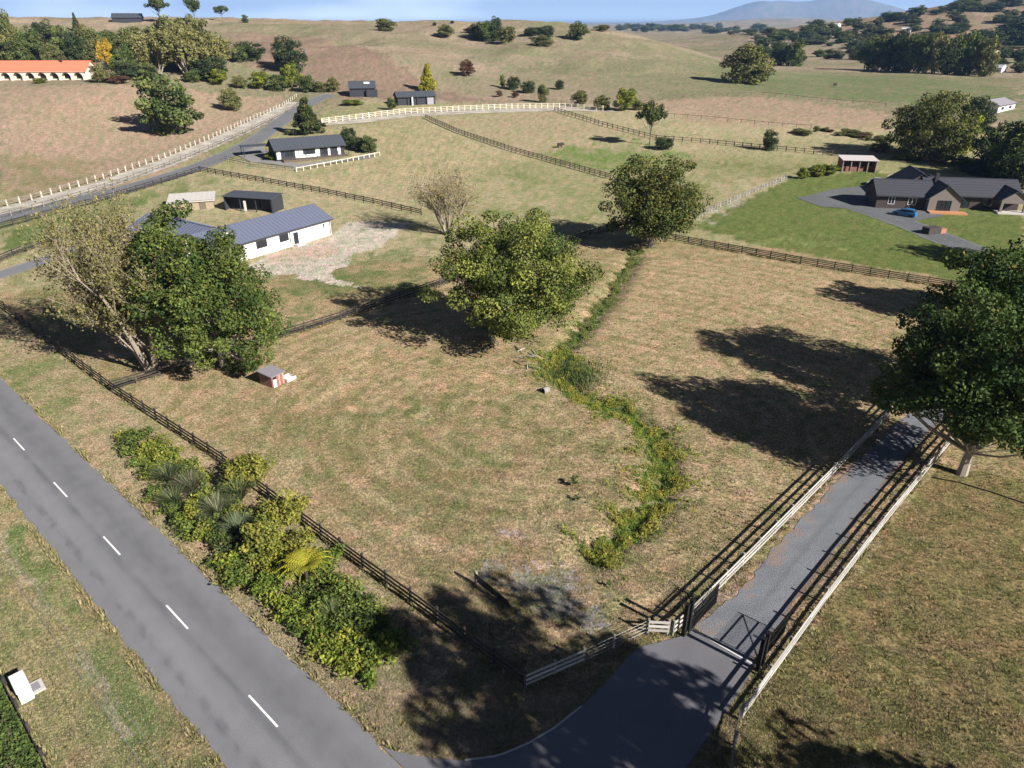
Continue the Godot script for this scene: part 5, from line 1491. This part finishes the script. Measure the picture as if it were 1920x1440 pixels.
	for s in [-1.0, 1.0]:
		for k in 16:
			var a0 := TAU * k / 16.0
			var a1 := TAU * (k + 1) / 16.0
			pb.quad(Vector3(s * 0.32, 0.2 + 0.34 * sin(a0), 0.34 * cos(a0)), Vector3(s * 0.32, 0.2 + 0.34 * sin(a1), 0.34 * cos(a1)), Vector3(s * 0.32, 0.2 + 0.26 * sin(a1), 0.26 * cos(a1)), Vector3(s * 0.32, 0.2 + 0.26 * sin(a0), 0.26 * cos(a0)))
	part("rim", pb.mesh(), M.mid_wood[1], t)
	rng.seed = 12
	for k in 14:
		var q := at(968 + rng.randf() * 34.0, 655 + rng.randf() * 36.0)
		var bb := Buf.new()
		var d := Vector3(rng.randf_range(-1, 1), 0, rng.randf_range(-1, 1)).normalized()
		var l := rng.randf_range(0.7, 1.9)
		bb.tube([-d * l * 0.5 + Vector3(0, 0.08, 0), Vector3(0, 0.12, 0.05), d * l * 0.5 + Vector3(0, 0.07, 0)], [0.05, 0.06, 0.03], 6)
		tag(part("fallen_branch", bb.mesh(), [M.grey_wood, M.brown_wood][k % 2][k % 3], self, Transform3D(Basis(), q)), ["grey", "brown"][k % 2] + " fallen branch lying between the green tree and the ditch", "branch", "fallen branches by the ditch")
	t = thing("broken_fence", "broken dark remnant of fence boards with a short post in the paddock", "fence", at(893, 1096), yaw_of(at(893, 1096), at(968, 1148)))
	slab(t, "post", Vector3(0, 0.5, 0), Vector3(0.16, 1.3, 0.16), M.mid_wood[1])
	slab(t, "post", Vector3(2.0, 0.35, 0.1), Vector3(0.14, 0.95, 0.14), M.brown_wood[2], Basis(Vector3(0, 0, 1), 0.2))
	for k in 3: slab(t, "board", Vector3(1.5, 0.25 + 0.26 * k, 0.06 * k), Vector3(3.0, 0.18, 0.05), M.dark_wood[k], Basis(Vector3(0, 0, 1), -0.09 - 0.03 * k))
	var sap := grow(88, {"h": 1.1, "r": 0.45, "low": 0.1, "clumps": 14, "leaves": 420, "size": 0.11, "trunk": 0.03, "clump": 0.16, "a": Color(0.06, 0.10, 0.03), "b": Color(0.12, 0.16, 0.05)})
	plant_tree("sapling", "small green sapling alone in the dry paddock", "sapling", sap, at(1075, 912), 0.0, Vector3.ONE)
	plant_tree("sapling", "knee-high green weed beside the lone sapling", "sapling", sap, at(1082, 940), 1.0, Vector3(0.7, 0.6, 0.7))
	plant_tree("sapling", "thin stub of shrub near the paddock gravel patch", "sapling", sap, at(1141, 1101), 2.0, Vector3(0.5, 0.5, 0.5))
	# vehicles at the tiled house
	car("blue_car", "bright blue hatchback parked before the tiled house", at(1695, 405), yaw_of(at(1675, 400), at(1714, 406)), mat("blue car paint", lin(0.02, 0.13, 0.30), 0.3, 0.0, 0.6), 4.1)
	car("silver_car", "pale silver car parked behind the tiled house garage", at(1640, 347), yaw_of(at(1628, 348), at(1660, 340)), mat("silver car paint", lin(0.5, 0.5, 0.52), 0.35, 0.3, 0.6), 4.4)
	t = thing("brick_planter", "low dark planter with reddish bricks beside the house drive", "planter", at(1750, 437), 0.3)
	slab(t, "box", Vector3(-0.6, 0.5, 0), Vector3(2.6, 1.3, 1.6), M.dark_wood[1])
	slab(t, "brick_end", Vector3(1.3, 0.35, 0), Vector3(1.2, 0.95, 1.7), mat("red brick", lin(0.33, 0.15, 0.11), 0.9))
	var shadow_tube := Buf.new()  # added black tube: stands in for an overhead cable's shadow on the grass
	var hp0 := at(1748, 896)
	var hpts := []
	for q in [[1748, 896], [1800, 906], [1860, 924], [1925, 946], [2050, 985]]: hpts.push_back(at(q[0], q[1]) - hp0 + Vector3(0, 0.05, 0))
	shadow_tube.tube(hpts, [0.05, 0.05, 0.05, 0.05, 0.05], 6)
	tag(part("shadow_line", shadow_tube.mesh(), M.black_metal, self, Transform3D(Basis(), hp0)), "thin black tube standing in for a shadow line across the mown grass from the drive fence", "pipe")
	# cattle on the flat and the field
	for q in [[1565, 162, "tiny dark cow grazing on the green flat"], [1050, 277, "dark cow lying in the fenced dry field"]]:
		t = thing("cow", q[2], "cow", at(q[0], q[1]), 0.6)
		var cb := Buf.new()
		cb.tube([Vector3(-0.95, 1.0, 0), Vector3(-0.75, 1.0, 0), Vector3(0, 0.92, 0), Vector3(0.65, 1.0, 0), Vector3(0.95, 1.12, 0), Vector3(1.25, 0.85, 0), Vector3(1.5, 0.55, 0), Vector3(1.55, 0.5, 0)], [0.08, 0.36, 0.42, 0.38, 0.24, 0.17, 0.12, 0.03], 9)
		for x in [-0.65, 0.6]:
			for z in [-0.2, 0.2]:
				cb.tube([Vector3(x, 0.85, z), Vector3(x - 0.05, 0.45, z), Vector3(x, 0.0, z)], [0.14, 0.08, 0.06], 6)
		cb.tube([Vector3(-0.98, 1.1, 0), Vector3(-1.08, 0.5, 0)], [0.03, 0.02], 4)
		part("body", cb.mesh(), M.dark_wood[2], t)

func grass():
	# short tufts standing in the pasture near the drone
	var b := Buf.new()
	rng.seed = 5
	for k in 7:
		var an := rng.randf() * TAU
		var d := Vector3(cos(an), 0, sin(an))
		var s := Vector3(-d.z, 0, d.x) * 0.014
		var f := d * 0.03
		var tip := f + d * rng.randf_range(0.03, 0.09) + Vector3(0, rng.randf_range(0.04, 0.10), 0)
		b.tri(f - s, f + s, tip)
	var mm := MultiMesh.new()
	mm.transform_format = MultiMesh.TRANSFORM_3D
	mm.use_colors = true
	mm.mesh = b.mesh()
	var spots := []
	var cols := []
	rng.seed = 6
	while spots.size() < 200000:
		var an := deg_to_rad(rng.randf_range(-50.0, 50.0))
		var u := rng.randf()
		var r := 1.0 / lerpf(1.0 / 20.0, 1.0 / 115.0, u)
		var x := r * sin(an)
		var z := -r * cos(an)
		var q := Vector2(x, z)
		var out := false
		for poly in bare:
			if Geometry2D.is_point_in_polygon(q, poly):
				out = true
				break
		if out: continue
		var n2 := noise_a.get_noise_2d(x * 5.0 + 90.0, z * 5.0) + 0.7 * noise_c.get_noise_2d(x * 14.0, z * 14.0)
		if n2 < -0.25 and rng.randf() < 0.7: continue
		var c := ground_color(x, z)
		var k := rng.randf_range(0.6, 1.1) * 0.62
		var g := rng.randf()
		var col := Color(c.r * k, c.g * k, c.b * k)
		if g < 0.3: col = col.lerp(Color(0.09, 0.105, 0.035), 0.6)
		elif g > 0.85: col = col.lerp(Color(0.42, 0.33, 0.19), 0.6)
		cols.push_back(col)
		var sc := rng.randf_range(0.5, 1.15) * (1.0 + r * 0.008)
		spots.push_back(Transform3D(Basis(Vector3.UP, rng.randf() * TAU).scaled(Vector3(sc, sc * rng.randf_range(0.5, 1.2), sc)), on(x, z, -0.01)))
	for line in long_grass:
		for k in line.size() - 1:
			var len: float = line[k].distance_to(line[k + 1])
			for e in int(len * 16.0):
				var q: Vector2 = line[k].lerp(line[k + 1], rng.randf()) + Vector2(rng.randfn(), rng.randfn()) * 0.16
				if q.length() > 135.0 or noise_a.get_noise_2d(q.x * 9.0, q.y * 9.0) < -0.12: continue
				var inside := false
				for poly in bare:
					if Geometry2D.is_point_in_polygon(q, poly):
						inside = true
						break
				if inside: continue
				var sc := rng.randf_range(1.2, 2.8)
				spots.push_back(Transform3D(Basis(Vector3.UP, rng.randf() * TAU).scaled(Vector3(sc, sc * rng.randf_range(1.0, 1.9), sc)), on(q.x, q.y, -0.01)))
				cols.push_back(tint(Color(0.16, 0.165, 0.06).lerp(Color(0.36, 0.29, 0.16), rng.randf()), rng.randf_range(0.75, 1.2)))
	mm.instance_count = spots.size()
	for k in spots.size():
		mm.set_instance_transform(k, spots[k])
		mm.set_instance_color(k, cols[k])
	# darker weeds and tussocks dotted through it
	var wm := MultiMesh.new()
	wm.transform_format = MultiMesh.TRANSFORM_3D
	wm.use_colors = true
	var wb := Buf.new()
	rng.seed = 8
	for k in 16:
		var an := rng.randf() * TAU
		var d := Vector3(cos(an), 0, sin(an))
		var s := Vector3(-d.z, 0, d.x) * 0.028
		var q := d * rng.randf_range(0.05, 0.13)
		wb.quad(q - s, q + s, q + d * 0.09 + s * 0.6 + Vector3(0, rng.randf_range(0.05, 0.13), 0), q + d * 0.09 - s * 0.6 + Vector3(0, rng.randf_range(0.05, 0.13), 0))
	wm.mesh = wb.mesh()
	var wt := []
	var tries := 0
	rng.seed = 9
	while wt.size() < 9000 and tries < 60000:
		tries += 1
		var an := deg_to_rad(rng.randf_range(-50.0, 50.0))
		var r := 1.0 / lerpf(1.0 / 20.0, 1.0 / 130.0, rng.randf())
		var x := r * sin(an)
		var z := -r * cos(an)
		if noise_c.get_noise_2d(x * 4.0, z * 4.0) + 0.5 * noise_a.get_noise_2d(x * 2.0, z * 2.0) < 0.04: continue
		var out := false
		for poly in bare:
			if Geometry2D.is_point_in_polygon(Vector2(x, z), poly):
				out = true
				break
		if out: continue
		var sc := rng.randf_range(0.35, 0.95)
		wt.push_back(Transform3D(Basis(Vector3.UP, rng.randf() * TAU).scaled(Vector3(sc, sc * rng.randf_range(0.6, 1.3), sc)), on(x, z, -0.01)))
	wm.instance_count = wt.size()
	for k in wt.size():
		wm.set_instance_transform(k, wt[k])
		wm.set_instance_color(k, tint(Color(0.13, 0.14, 0.05).lerp(Color(0.25, 0.20, 0.10), rng.randf()), rng.randf_range(0.7, 1.3)))
	var w := MultiMeshInstance3D.new()
	w.name = "weeds"
	w.multimesh = wm
	w.material_override = vmat("weed leaf", 0.95, 0.2)
	add_child(w)
	tag(w, "small dark weeds and tussocks dotted through the dry pasture", "weeds", "", "stuff")
	var o := MultiMeshInstance3D.new()
	o.name = "grass"
	o.multimesh = mm
	o.material_override = vmat("grass blade", 0.95, 0.2)
	add_child(o)
	tag(o, "short dry tufts of pasture grass over the paddock and verges", "grass", "", "stuff")
